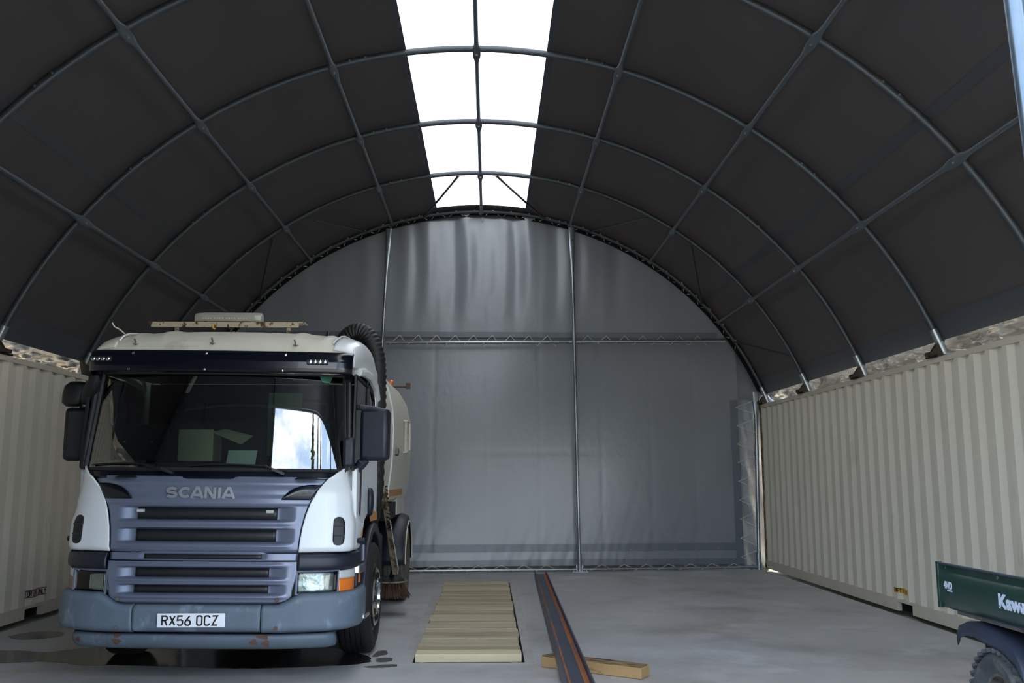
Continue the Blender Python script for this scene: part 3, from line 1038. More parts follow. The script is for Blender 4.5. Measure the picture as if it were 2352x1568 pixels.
# steel I-beam lying on its side, propped on a timber
def IB(y): return 0.605 + (y - 6.0) * (0.822 - 0.605) / 8.9
def IZ(y): return 0.098 * (14.9 - y) / (14.9 - 7.75)
A, B = Vector((IB(5.6), 5.6, IZ(5.6))), Vector((IB(14.9), 14.9, 0.0))
ib = thing('steel_beam', 'long rust-streaked steel I-beam lying on its side across the floor', 'steel beam', B)
def sweep(poly, name, matl):
    m = MB()
    vs = []
    for P in (A, B):
        for (u, w) in poly:
            vs.append((P.x - B.x + u, P.y - B.y, P.z - B.z + w))
    n = len(poly)
    fs = [tuple(range(n)), tuple(range(2 * n - 1, n - 1, -1))] + [(i, (i + 1) % n, n + (i + 1) % n, n + i) for i in range(n)]
    m.add(vs, fs)
    return m.obj(name, matl, ib, smooth=False, bevel=0.002)
for s in (-1, 1):
    sweep([(s * 0.080, 0.002), (s * 0.094, 0.002), (s * 0.094, 0.132), (s * 0.080, 0.132)], 'flange', 'mill_steel')
sweep([(-0.080, 0.060), (0.080, 0.060), (0.080, 0.070), (-0.080, 0.070)], 'web', 'mill_steel')
for s in (-1, 1):
    sweep([(s * 0.046, 0.0702), (s * 0.0795, 0.0702), (s * 0.0795, 0.085), (s * 0.066, 0.074)], 'rusty_fillet', 'rust_orange')

# timber block under the beam
TL = Vector((0.445, 8.01, 0))
TR = Vector((1.215, 7.50, 0))
d = (TR - TL)
tim = thing('timber_block', 'weathered square timber block under the steel beam', 'timber', TL, rotz=math.atan2(d.y, d.x))
m = MB()
m.box(0, d.length, 0, 0.165, 0.001, 0.088)
m.obj('timber_body', 'oak', tim, smooth=False, bevel=0.006)
m = MB()
m.prism([(0.0, 0.02), (0.06, 0.005), (d.length - 0.03, 0.004), (d.length - 0.004, 0.02), (d.length - 0.006, 0.155), (0.25, 0.16), (0.18, 0.19), (0.02, 0.14)], 0.0885, 0.0945, 'z')
m.obj('stained_top', 'oak_top', tim, smooth=False)

# puddles
def puddle(pts, label, seed, matl='water'):
    c = Vector((sum(p[0] for p in pts) / len(pts), sum(p[1] for p in pts) / len(pts), 0))
    # smooth closed outline
    n = len(pts)
    out = []
    rnd = random.Random(seed)
    for i in range(n):
        p0, p1, p2, p3 = (Vector(pts[(i + k - 1) % n]) for k in range(4))
        for k in range(6):
            t = k / 6
            q = 0.5 * ((2 * p1) + (-p0 + p2) * t + (2 * p0 - 5 * p1 + 4 * p2 - p3) * t * t + (-p0 + 3 * p1 - 3 * p2 + p3) * t ** 3)
            out.append((q.x - c.x + rnd.uniform(-0.012, 0.012), q.y - c.y + rnd.uniform(-0.012, 0.012)))
    m = MB()
    m.prism(out, 0.0005, 0.0025, 'z')
    o = m.obj('puddle', matl, smooth=False, loc=c)
    return tag(o, label, 'puddle', 'puddles on the concrete')
puddle([(-4.95, 8.75), (-4.6, 8.86), (-4.35, 8.87), (-4.06, 8.79), (-3.86, 8.95), (-3.4, 9.15), (-2.55, 9.3), (-1.6, 9.0), (-1.2, 8.66), (-1.057, 8.45), (-1.08, 8.2), (-1.55, 8.06), (-2.05, 8.01), (-2.6, 8.08), (-3.14, 8.17), (-3.5, 8.19), (-3.8, 8.33), (-4.03, 8.335), (-4.25, 8.27), (-4.7, 8.25), (-5.0, 8.4)], 'long dark puddle spreading under the truck bumper', 1)
puddle([(-4.85, 9.6), (-4.80, 9.86), (-4.6, 9.95), (-4.42, 9.85), (-4.36, 9.6), (-4.6, 9.46)], 'small oval puddle beside the left container', 2)
puddle([(-1.03, 8.74), (-0.96, 8.78), (-0.93, 8.62), (-1.0, 8.5), (-1.05, 8.52)], 'little wet patch touching the truck front tyre', 3, 'damp')
puddle([(-0.99, 8.42), (-0.88, 8.44), (-0.86, 8.30), (-0.95, 8.24), (-0.98, 8.30)], 'small wet spot between truck tyre and pit boards', 4, 'damp')
puddle([(-0.95, 8.12), (-0.80, 8.15), (-0.80, 8.06), (-0.92, 8.0), (-1.05, 8.05)], 'thin wet smear nearest the camera, left of the pit boards', 5, 'damp')

# ------------------------------------------------------------------ the road sweeper truck
TX, TY = -2.25, 7.32
truck = thing('sweeper_truck', 'white lorry-based road sweeper with grey grille, parked nose out', 'truck', (TX, TY, 0))
HW, DP, NP = 1.145, 0.52, 3.4
_pl = []
for i in range(201):
    th = PI / 2 * i / 200
    _pl.append((HW * math.sin(th) ** (2 / NP), DP * (1 - max(0, math.cos(th)) ** (2 / NP))))
_pl += [(HW, DP + 0.02 * k) for k in range(1, 80)]
_pa = np.array(_pl)
_ds = np.r_[0, np.cumsum(np.hypot(np.diff(_pa[:, 0]), np.diff(_pa[:, 1])))]
def plan(s):
    """point and outward normal on the cab plan outline, s = arc length from the centre line (signed)"""
    sg = 1 if s >= 0 else -1
    a = abs(s)
    x, y = np.interp(a, _ds, _pa[:, 0]), np.interp(a, _ds, _pa[:, 1])
    x2, y2 = np.interp(a + 0.01, _ds, _pa[:, 0]), np.interp(a + 0.01, _ds, _pa[:, 1])
    x1, y1 = np.interp(max(0, a - 0.01), _ds, _pa[:, 0]), np.interp(max(0, a - 0.01), _ds, _pa[:, 1])
    tx, ty = x2 - x1, y2 - y1
    l = math.hypot(tx, ty)
    return sg * x, y, sg * ty / l, -tx / l
def s_of_x(x):
    return math.copysign(float(np.interp(abs(x), _pa[:201, 0], _ds[:201])), x)
LZ = np.array([0.25, 0.41, 0.70, 0.95, 1.0, 1.6, 1.62, 2.46, 2.70])
LY = np.array([0.05, 0.0, 0.0, 0.02, 0.03, 0.10, 0.12, 0.36, 0.40])
def lean_y(z): return float(np.interp(z, LZ, LY))
TILT = 0.010
def cabz(x, z): return z - TILT * x
def S(s, z, off=0.0):
    x, y, nx, ny = plan(s)
    return (x + nx * off, y + ny * off + lean_y(z), cabz(x, z))
def patch(s0, s1, ns, z0, z1, nz, off=lambda s, z: 0.0):
    """surface patch on the cab front; s0/s1 may depend on z, z0/z1 on s"""
    rows = []
    for j in range(nz + 1):
        row = []
        for i in range(ns + 1):
            v = j / nz
            zc = (z0(0) if callable(z0) else z0) * (1 - v) + (z1(0) if callable(z1) else z1) * v
            a = s0(zc) if callable(s0) else s0
            b = s1(zc) if callable(s1) else s1
            s = a + (b - a) * i / ns
            za = z0(s) if callable(z0) else z0
            zb = z1(s) if callable(z1) else z1
            z = za + (zb - za) * v
            row.append(S(s, z, off(s, z)))
        rows.append(row)
    return MB().grid(rows)
def smooth01(t):
    t = max(0.0, min(1.0, t))
    return t * t * (3 - 2 * t)

# --- bumper
def bump_off(z, zlo, zhi, amt, r=0.05):
    d = min(z - zlo, zhi - z)
    t = max(0.0, min(1.0, d / r))
    return amt * math.sqrt(max(0.0, 1 - (1 - t) ** 2)) - 0.0
def bumper_top(s):
    a = abs(s)
    return 0.622 + 0.085 * smooth01((a - 0.58) / 0.22)
SC = s_of_x(0.488)
m = patch(-SC + 0.004, SC - 0.004, 40, 0.412, bumper_top, 16, lambda s, z: 0.02 + bump_off(z, 0.412, bumper_top(s), 0.055))
m.obj('bumper_centre', 'bumper_plastic', truck, angle=50, solid=0.03)
for sg in (-1, 1):
    a, b = SC + 0.004, 1.62
    s0, s1 = (a, b) if sg > 0 else (-b, -a)
    m = patch(s0, s1, 60, 0.405, bumper_top, 16, lambda s, z: 0.012 + bump_off(z, 0.405, bumper_top(s), 0.062) * (1 - 0.35 * smooth01((abs(s) - 1.25) / 0.4)))
    bc = m.obj('bumper_corner', 'bumper_plastic', truck, angle=50, solid=0.03)
    for (x, z) in ((0.60, 0.66), (0.60, 0.45)):
        s = sg * s_of_x(x)
        q = S(s, z, 0.078)
        m = MB().lathe([(0.0, -0.006), (0.014, -0.004), (0.016, 0.01)], axis='y', n=12)
        m.obj('bolt', 'rust_patch' if sg > 0 else 'rim_steel', bc, loc=q)
    m = MB()
    m.prism([(sg * 1.02, 0.32), (sg * 1.235, 0.40), (sg * 1.245, 0.60), (sg * 1.16, 0.90), (sg * 1.02, 0.90)], 0.445, 0.475, 'z')
    m.obj('corner_step', 'chrome', bc, smooth=False, bevel=0.008)
m = patch(-s_of_x(1.0) - 0.05, s_of_x(1.0) + 0.05, 60, 0.272, 0.398, 12,
          lambda s, z: -0.02 + bump_off(z, 0.272, 0.398, 0.05, 0.06) - 0.03 * smooth01((abs(s) - 1.0) / 0.06))
lip = m.obj('bumper_lip', 'lip_plastic', truck, angle=60, solid=0.03)
for (x, z, rx, rz) in ((-0.62, 0.385, 0.035, 0.02), (-0.62, 0.335, 0.035, 0.022), (0.50, 0.38, 0.045, 0.022), (0.43, 0.335, 0.03, 0.022), (0.52, 0.325, 0.03, 0.026), (-0.94, 0.335, 0.02, 0.02)):
    q = S(s_of_x(x), z, 0.022 - (0.012 if z > 0.37 else 0))
    vs = []
    for k in range(14):
        th = 2 * PI * k / 14
        rr = 1 + 0.25 * math.sin(3 * th + x * 9)
        sx = s_of_x(x + rx * rr * math.cos(th))
        zz = max(0.28, min(0.392, z + rz * rr * math.sin(th)))
        vs.append(S(sx, zz, -0.0175 + bump_off(zz, 0.272, 0.398, 0.05, 0.06)))
    MB().add(vs, [tuple(range(14))]).obj('rust_spot', 'rust_patch', lip, smooth=False)
MB().box(-0.7, 0.7, 0.16, 0.5, 0.32, 0.60).obj('bumper_carrier', 'black_steel', truck, smooth=False)

# --- number plate
plate = MB().box(-0.258, 0.258, -0.098, -0.088, 0.458, 0.563).obj('number_plate', 'plate_white', truck, bevel=0.006, smooth=False)
GL = {'R': [[(0, 0), (0, 2), (.75, 2), (1, 1.75), (1, 1.3), (.75, 1.05), (0, 1.05)], [(.5, 1.05), (1, 0)]],
      'X': [[(0, 0), (1, 2)], [(0, 2), (1, 0)]], '5': [[(1, 2), (.08, 2), (.0, 1.1), (.7, 1.2), (1, .95), (1, .3), (.72, 0), (.25, 0), (0, .25)]],
      '6': [[(.85, 2), (.1, .95), (0, .6), (0, .28), (.28, 0), (.72, 0), (1, .28), (1, .8), (.72, 1.1), (.25, 1.1)]],
      'O': [[(.25, 0), (.75, 0), (1, .25), (1, 1.75), (.75, 2), (.25, 2), (0, 1.75), (0, .25), (.25, 0)]],
      'C': [[(1, .4), (1, .25), (.75, 0), (.25, 0), (0, .25), (0, 1.75), (.25, 2), (.75, 2), (1, 1.75), (1, 1.6)]],
      'Z': [[(0, 2), (1, 2), (0, 0), (1, 0)]]}
m = MB()
px = -0.2215
for ch in 'RX56 OCZ':
    if ch == ' ':
        px += 0.030
        continue
    for st in GL[ch]:
        stroke_solid(m, [(px + 0.004 + a * 0.038, 0.476 + b * 0.034) for a, b in st], 0.0115, lambda u, v, d: (u, d, v), -0.0998, -0.0975)
    px += 0.0585
m.obj('plate_lettering', 'print_black', plate, smooth=False)
for o in (plate,):
    o.location = (-0.028, 0, 0)

# --- grille panels
def slot_depth(s, z, rows, half, ramp, depth):
    a = abs(s)
    d = 0.0
    for (za, zb) in rows:
        e = 0.014
        v = smooth01((z - za + e) / e) * smooth01((zb + e - z) / e)
        d = max(d, v)
    return -depth * d * (1 - smooth01((a - half) / ramp))
def inner_edge(z):
    """inner edge of the white corner panels (arc length) at height z"""
    return s_of_x(float(np.interp(z, [0.98, 1.005, 1.10, 1.20, 1.30, 1.40, 1.50, 1.595, 1.64, 1.70], [0.735, 0.738, 0.745, 0.757, 0.778, 0.81, 0.862, 0.945, 1.0, 1.09])))
up_rows = [(1.262, 1.352), (1.092, 1.183)]
def up_off(s, z):
    o = slot_depth(s, z, up_rows, 0.56, 0.16, 0.050)
    # raised lip under each slot and the brow under the windscreen
    for zl in (1.235, 1.06):
        o += 0.014 * math.exp(-((z - zl) / 0.016) ** 2) * (1 - smooth01((abs(s) - 0.60) / 0.12))
    o += 0.022 * math.exp(-((z - 1.545) / 0.035) ** 2) * (1 - smooth01((abs(s) - 0.7) / 0.3))
    o += 0.012 * smooth01((z - 1.37) / 0.02) * (1 - smooth01((z - 1.42) / 0.05))
    o -= 0.02 * smooth01((1.035 - z) / 0.03)
    return o + 0.012
m = patch(lambda z: -inner_edge(z) + 0.006, lambda z: inner_edge(z) - 0.006, 120, 1.008, 1.602, 84, up_off)
ug = m.obj('upper_grille_panel', 'grille_grey', truck, angle=60, solid=0.02)
for (za, zb) in up_rows:
    m = patch(-0.556, 0.556, 40, za - 0.001, zb + 0.001, 2, lambda s, z: -0.030)
    m.obj('grille_slot', 'slot_dark', ug, solid=0.01)
arc = lambda cx, cy, rx, ry, a0, a1, n=8: [(cx + rx * math.cos(math.radians(a0 + (a1 - a0) * k / n)), cy + ry * math.sin(math.radians(a0 + (a1 - a0) * k / n))) for k in range(n + 1)]
SG = {'S': [arc(0.5, 0.70, 0.36, 0.19, 20, 180, 7) + arc(0.5, 0.70, 0.36, 0.19, 190, 250, 3) + arc(0.52, 0.30, 0.36, 0.19, 70, -10, 4) + arc(0.52, 0.30, 0.36, 0.19, -20, -165, 7)],
      'C': [arc(0.54, 0.5, 0.42, 0.39, 42, 318, 14)],
      'A': [[(0.0, 0.0), (0.40, 0.93), (0.56, 0.93), (0.96, 0.0)], [(0.24, 0.28), (0.74, 0.28)]],
      'N': [[(0.12, 0.0), (0.12, 0.94), (0.22, 0.94), (0.76, 0.06), (0.86, 0.06), (0.86, 1.0)]], 'I': [[(0.15, 0.0), (0.15, 1.0)]]}
m = MB()
px = -0.278
for ch, adv in zip('SCANIA', (0.094, 0.094, 0.094, 0.098, 0.034, 0.094)):
    for st in SG[ch]:
        stroke_solid(m, [(px + a * 0.094, 1.429 + b * 0.086) for a, b in st], 0.0215, lambda u, v, d: (lambda q: (q[0], q[1] - d, q[2]))(S(s_of_x(u), v, 0.028)), 0.0, 0.009)
    px += adv + 0.0075
m.obj('maker_lettering', 'brushed_letters', ug, smooth=False, loc=(-0.045, 0, 0))
for sg, x in ((-1, -0.53), (1, 0.50)):
    q = S(s_of_x(x), 1.325, -0.018)
    m = MB().tube([(-0.028, 0, 0), (0.028, 0, 0)], 0.014, 10)
    m.obj('marker_lamp', 'clear_plastic', ug, loc=q)
    rows = []
    for j in range(11):
        row = []
        for i in range(25):
            t = i / 24
            zl = 1.420
            zu = 1.430 + 0.112 * (1 - (1 - min(1, t / 0.75)) ** 2.2)
            z = zl + (zu - zl) * j / 10
            xa, xb = s_of_x(0.588), inner_edge(z) - 0.012
            ss = xa + (xb - xa) * t
            row.append(S(sg * ss, z, 0.030 + 0.012 * math.sin(PI * j / 10)))
        rows.append(row)
    m = MB().grid(rows)
    m.obj('upper_lamp_cover', 'visor_black', ug, angle=60, solid=0.004)
m = patch(-s_of_x(0.735), s_of_x(0.735), 60, 0.948, 1.004, 8, lambda s, z: 0.0 - 0.012 * (abs(s) < 0.47) * (0.957 < z < 0.998))
ms = m.obj('grille_strip', 'grille_grey', truck, angle=40, solid=0.02)
patch(-0.46, 0.46, 30, 0.960, 0.995, 2, lambda s, z: -0.005).obj('grille_slot', 'slot_dark', ms, solid=0.005)
low_rows = [(0.822, 0.888), (0.702, 0.756)]
def low_off(s, z):
    o = slot_depth(s, z, low_rows, 0.525, 0.15, 0.048)
    for zl in (0.80, 0.675, 0.915):
        o += 0.012 * math.exp(-((z - zl) / 0.014) ** 2) * (1 - smooth01((abs(s) - 0.58) / 0.12))
    o -= 0.03 * smooth01((0.640 - z) / 0.03)
    return o + 0.02
def low_edge(z):
    return s_of_x(0.735 - 0.03 * smooth01((0.85 - z) / 0.15) - 0.14 * max(0, (0.69 - z) / 0.075) ** 2)
m = patch(lambda z: -low_edge(z), low_edge, 110, 0.615, 0.942, 56, low_off)
lg = m.obj('lower_grille_panel', 'grille_grey', truck, angle=60, solid=0.02)
for (za, zb) in low_rows:
    patch(-0.522, 0.522, 40, za - 0.001, zb + 0.001, 2, lambda s, z: -0.018).obj('grille_slot', 'slot_dark', lg, solid=0.01)
# dark carcass behind the front panels
patch(-1.5, 1.5, 60, 0.42, 1.62, 20, lambda s, z: -0.055).obj('front_bulkhead', 'black_plastic', truck, solid=0.02)

# --- white corner panels, lamps and their surrounds
for sg in (-1, 1):
    def e0(z): return sg * inner_edge(z)
    def e1(z): return sg * 1.50
    ztop = lambda s: 1.70 if True else 0
    def corner_z1(s):
        a = abs(s)
        x = plan(a)[0]
        return float(np.interp(x, [0.73, 0.85, 0.945, 1.0, 1.09, 1.14], [1.50, 1.50, 1.595, 1.64, 1.70, 1.715]))
    side_red = 0.040 if sg > 0 else 0.02
    def c_off(s, z):
        a = abs(s)
        o = 0.030 - side_red * smooth01((a - 1.12) / 0.14)
        o += 0.028 * smooth01((1.36 - z) / 0.16) * smooth01((a - 0.95) / 0.15)      # the bulge around the air vent
        o -= 0.02 * smooth01((1.05 - z) / 0.05)
        o -= 0.075 * smooth01((z - 1.36) / 0.34) * smooth01((a - 1.0) / 0.25) * (1 - smooth01((a - 1.18) / 0.18))
        return o
    rows = []
    nz, ns = 60, 70
    for j in range(nz + 1):
        z = 1.012 + (1.712 - 1.012) * j / nz
        a = inner_edge(z)
        fw = 0.055 * smooth01((z - 1.45) / 0.2)
        rows.append([(lambda q: (q[0], q[1] - fw * (1 - i / ns), q[2]))(S(sg * (a + (1.44 - a) * i / ns), z, c_off(a + (1.44 - a) * i / ns, z))) for i in range(ns + 1)])
    m = MB().grid(rows)
    cp = m.obj('corner_panel', 'truck_white', truck, angle=50, solid=0.015)
    # air vent
    rows = []
    for j in range(17):
        tz = math.sin((-1 + 2 * j / 16) * PI / 2) * 0.9995
        zz = 1.175 + 0.112 * tz
        hw_ = 0.042 * (1 - abs(tz) ** 7) ** 0.5
        rows.append([S(sg * (1.035 + hw_ * (-1 + 2 * i / 8)), zz, c_off(1.035 + hw_ * (-1 + 2 * i / 8), zz) + 0.004) for i in range(9)])
    MB().grid(rows).obj('air_vent', 'black_plastic', cp, solid=0.004, angle=60)
    for zz in (1.14, 1.215):
        A_, B_ = S(sg * 0.998, zz, c_off(0.998, zz) + 0.008), S(sg * 1.072, zz, c_off(1.072, zz) + 0.008)
        MB().bar(A_, B_, 0.012, 0.010).obj('vent_fin', 'interior_grey', cp, smooth=False)
    q = S(sg * 1.30, 1.085, c_off(1.30, 1.085) + 0.02)
    MB().lathe([(0.0, -0.03), (0.022, -0.025), (0.028, 0.0), (0.026, 0.04)], axis='x', n=6).obj('side_repeater', 'plastic_navy', cp, loc=q, smooth=False)
    # navy surround above the lamp
    def srd(s, z): return 0.0 + bump_off(z, 0.872, 1.005, 0.03, 0.05) + 0.012
    s0, s1 = sorted((sg * s_of_x(0.742), sg * 1.36))
    patch(s0, s1, 40, 0.872, 1.004, 10, srd).obj('lamp_surround', 'plastic_navy', truck, angle=60, solid=0.02)
    # headlamp
    s0, s1 = sorted((sg * s_of_x(0.735), sg * s_of_x(1.035)))
    hl = patch(s0, s1, 20, 0.690, 0.868, 6, lambda s, z: -0.045 + 0.02 * math.sin((s - s0) / (s1 - s0) * PI)).obj('headlamp', 'reflector', truck, solid=0.01)
    patch(s0 + 0.012, s1 - 0.012, 16, 0.704, 0.856, 6, lambda s, z: 0.016).obj('lamp_lens', 'lens_glass', hl, solid=0.004)
    m = MB()
    ring = [S(s0 + (s1 - s0) * t, z, 0.014) for (t, z) in ((0, 0.69), (0.5, 0.69), (1, 0.69), (1, 0.868), (0.5, 0.868), (0, 0.868))]
    m.tube(ring + [ring[0]], 0.010, 6)
    m.obj('lamp_bezel', 'grille_grey', hl)
    # turn indicator
    a = s_of_x(1.04)
    s0, s1 = sorted((sg * a, sg * (a + 0.20)))
    ind = patch(s0, s1, 14, 0.695, 0.80, 6, lambda s, z: 0.012).obj('turn_indicator', 'amber', truck, solid=0.03)
    patch(s0, s1, 14, 0.802, 0.866, 4, lambda s, z: 0.018).obj('position_lamp', 'clear_plastic', ind, solid=0.03)
    if sg < 0:
        ind.data.materials[0] = MATS['amber_dull']
    # step and lower side skirt behind the lamp
    m = MB()
    m.prism([(sg * 1.05, 0.44), (sg * 1.17, 0.46), (sg * 1.19, 0.62), (sg * 1.16, 0.86), (sg * 1.05, 0.86)], 0.80, 0.87, 'z')
    m.obj('entry_step', 'chrome', truck, smooth=False, bevel=0.008)
    m = MB()
    m.box(min(sg * 1.02, sg * 1.15), max(sg * 1.02, sg * 1.15), 0.50, 0.86, 0.42, 1.04)
    sk_ = m.obj('side_skirt', 'plastic_navy', truck, smooth=False, bevel=0.02)
    x0_, x1_ = sorted((sg * 1.148, sg * 1.158))
    MB().box(x0_, x1_, 0.56, 0.61, 0.72, 0.79).obj('side_marker', 'amber', sk_, smooth=False)
    x0_, x1_ = sorted((sg * 1.148, sg * 1.17))
    MB().box(x0_, x1_, 0.70, 0.78, 0.88, 1.02).obj('skirt_rib', 'grille_grey', sk_, smooth=False, bevel=0.006)

# --- windscreen
WS_B, WS_T = 1.655, 2.455
def WS(u, v, off=0.0):
    z = WS_B + (WS_T - WS_B) * v
    half = 1.062 - 0.045 * v
    x = u * half
    y = 0.105 + 0.135 * v + 0.105 * u * u + 0.06 * max(0, abs(u) - 0.8) ** 2 / 0.04 - off
    return (x, y, cabz(x, z))
m = MB().grid([[WS(-1 + 2 * i / 48, j / 16) for i in range(49)] for j in range(17)])
ws = m.obj('windscreen', 'windscreen_glass', truck, angle=80)
m = MB()
m.tube([WS(-1 + 2 * i / 40, 0.0, 0.004) for i in range(41)], 0.016, 6)
for u in (-1, 1):
    m.tube([WS(u, j / 10, 0.004) for j in range(11)], 0.022, 6)
m.tube([WS(-1 + 2 * i / 40, 1.0, 0.004) for i in range(41)], 0.016, 6)
m.obj('windscreen_seal', 'rubber', truck)
# scuttle below the glass
m = MB().grid([[(lambda q: (q[0], q[1] - 0.03 * (1 - j / 4), q[2] - 0.075 * (1 - j / 4)))(WS((-1 + 2 * i / 40) * (0.92 + 0.06 * j / 4), 0)) for i in range(41)] for j in range(5)])
m.obj('scuttle_panel', 'visor_black', truck, angle=60, solid=0.02)
u_st = 0.855
m = MB()
pts = [WS(u_st + 0.048 * math.cos(t), 0.985 - 0.075 * math.sin(t), -0.004) for t in [PI * k / 12 for k in range(13)]]
m.add(pts, [tuple(range(13))])
m.obj('tax_sticker', 'green_sticker', ws, smooth=False)
# wipers
for (u0, u1, v1, b0, b1) in ((-0.27, -0.70, 0.045, -0.93, -0.42), (0.56, 0.30, 0.055, -0.16, 0.43)):
    wp = MB().tube([WS(u0, -0.035, 0.03), WS((u0 * 0.6 + u1 * 0.4), 0.02, 0.045), WS(u1 * 0.55 + u0 * 0.45, 0.045, 0.04)], 0.010, 6).obj('wiper', 'black_plastic', truck)
    m = MB().tube([WS(b0 + (b1 - b0) * k / 8, 0.035 + 0.02 * math.sin(PI * k / 8), 0.022) for k in range(9)], 0.0065, 6)
    m.obj('wiper_blade', 'black_plastic', wp)
    MB().bar(WS(u0 + 0.0, -0.04, 0.025), WS(u0 - 0.09, 0.012, 0.045), 0.035, 0.02).obj('wiper_hinge', 'black_plastic', wp, smooth=False)
for u in (-0.62, 0.72):
    MB().lathe([(0.0, 0.02), (0.07, 0.015), (0.10, 0.0)], n=20).obj('scuttle_boss', 'black_plastic', truck, loc=WS(u, -0.085, 0.0))

# --- sun visor
def VS(u, w, off=0.0):
    """u along (-1..1), w = 0 bottom .. 1 top"""
    half = 1.092
    a = abs(u)
    x = math.copysign(half * min(a * 1.08, 1.0), u)
    back = 0.55 * max(0, a * 1.08 - 0.90) ** 2 / 0.18 ** 2 * 0.35
    z = 2.448 + 0.198 * w
    prof = float(np.interp(w, [0, 0.06, 0.25, 0.55, 0.60, 0.85, 0.95, 1.0], [0.035, 0.0, -0.004, 0.0, 0.012, 0.03, 0.055, 0.10]))
    y = 0.155 + 0.06 * (u * u) + prof + back - off
    return (x, y, cabz(x, z))
us = [-1 + 2 * i / 80 for i in range(81)]
m = MB().grid([[VS(u, j / 24) for u in us] for j in range(25)])
vis = m.obj('sun_visor', 'visor_black', truck, angle=50, solid=0.012)
for sg, x in ((-1, -0.965), (1, 0.82)):
    u = x / 1.092 / 1.08
    q = VS(u, 0.53 if sg < 0 else 0.50, 0.008)
    lb = MB().box(-0.088, 0.088, -0.010, 0.014, -0.021, 0.021).obj('visor_lamp', 'black_plastic', vis, loc=q, smooth=False, bevel=0.004)
    for k in range(4):
        MB().lathe([(0.017, -0.012), (0.012, -0.016), (0.0, -0.017)], axis='y', n=12).obj('lamp_bulb', 'chrome', vis, loc=(q[0] - 0.06 + 0.04 * k, q[1], q[2]))
for (x, w) in ((-0.71, 0.80), (-0.10, 0.80), (0.55, 0.80), (-0.73, 0.12), (-0.10, 0.12), (0.535, 0.12)):
    q = VS(x / 1.092 / 1.08, w, 0.002)
    MB().lathe([(0.0, -0.006), (0.010, -0.004), (0.012, 0.002)], axis='y', n=10).obj('screw', 'chrome', vis, loc=q)
# pale fold of the visor ends against the glass
for sg in (-1, 1):
    MB().bar((sg * 1.05, 0.36, cabz(sg * 1.05, 2.40)), (sg * 1.06, 0.42, cabz(sg, 2.47)), 0.05, 0.05).obj('visor_bracket', 'black_plastic', truck, smooth=False)

# --- roof
def roof_pt(u, y):
    """u -1..1 across, y depth"""
    h = float(np.interp(y, [0.28, 0.36, 0.48, 0.65, 0.85, 1.10, 1.45, 1.62], [2.60, 2.72, 2.80, 2.86, 2.895, 2.92, 2.91, 2.85]))
    edge = float(np.interp(y, [0.28, 0.5, 0.9, 1.3, 1.62], [2.50, 2.535, 2.545, 2.53, 2.50]))
    a = abs(u)
    half = 1.07 + 0.05 * smooth01((y - 0.2) / 0.5)
    x = half * math.sin(a * PI / 2) ** 0.85
    z = edge + (h - edge) * max(0.0, math.cos(a * PI / 2)) ** 0.30
    ridge = 0.014 * (math.exp(-((a - 0.50) / 0.03) ** 2) + math.exp(-((a - 0.30) / 0.03) ** 2)) * smooth01((y - 0.35) / 0.2)
    return (math.copysign(x, u), y, cabz(math.copysign(x, u), z + ridge))
ysr = [0.28 + 1.34 * j / 30 for j in range(31)]
m = MB().grid([[roof_pt(-1 + 2 * i / 96, y) for i in range(97)] for y in ysr])
roof = m.obj('cab_roof', 'truck_cream', truck, angle=60, solid=0.02)
# white side fairings over the roof shoulders
for sg in (-1, 1):
    rows = []
    for y in [0.34 + 1.36 * j / 24 for j in range(25)]:
        row = []
        for i in range(17):
            u = 0.60 + 0.40 * i / 16
            p = roof_pt(sg * u, min(y, 1.62))
            drop = 0.06 * smooth01((y - 1.3) / 0.4)
            row.append((p[0] + sg * 0.014, y, p[2] + 0.014 - drop))
        rows.append(row)
    MB().grid(rows).obj('roof_fairing', 'truck_white' if sg > 0 else 'truck_cream', truck, angle=60, solid=0.012)
    MB().tube([(lambda p: (p[0], p[1], p[2] + 0.022))(roof_pt(sg * 0.60, y)) for y in ysr[3:26]], 0.009, 6).obj('roof_trim', 'truck_white', truck)
for x in (-0.71, -0.07, 0.54):
    q = roof_pt(math.asin(min(1, abs(x) / 1.09)) / (PI / 2) * (1 if x > 0 else -1), 0.36)
    e = MB().tube([(0, 0.0, -0.01), (0, -0.015, 0.02), (-0.008, -0.02, 0.045)], 0.007, 6).obj('roof_eye', 'rim_steel', truck, loc=q)
    MB().lathe([(0.0, 0.004), (0.022, 0.003), (0.026, 0.0)], n=12).obj('eye_washer', 'rack_cream', e, loc=(0, 0.0, 0.0))
MB().lathe([(0.030, 0.0), (0.022, 0.02), (0.016, 0.045), (0.006, 0.055)], n=14).obj('aerial_base', 'black_plastic', truck, loc=(0.78, 0.86, 2.855))
MB().tube([(-0.99, 0.70, 2.80), (-0.985, 0.69, 2.85), (-1.03, 0.68, 2.89), (-1.07, 0.67, 2.91), (-1.09, 0.66, 2.945)], 0.006, 6).obj('loose_wire', 'rope', truck)

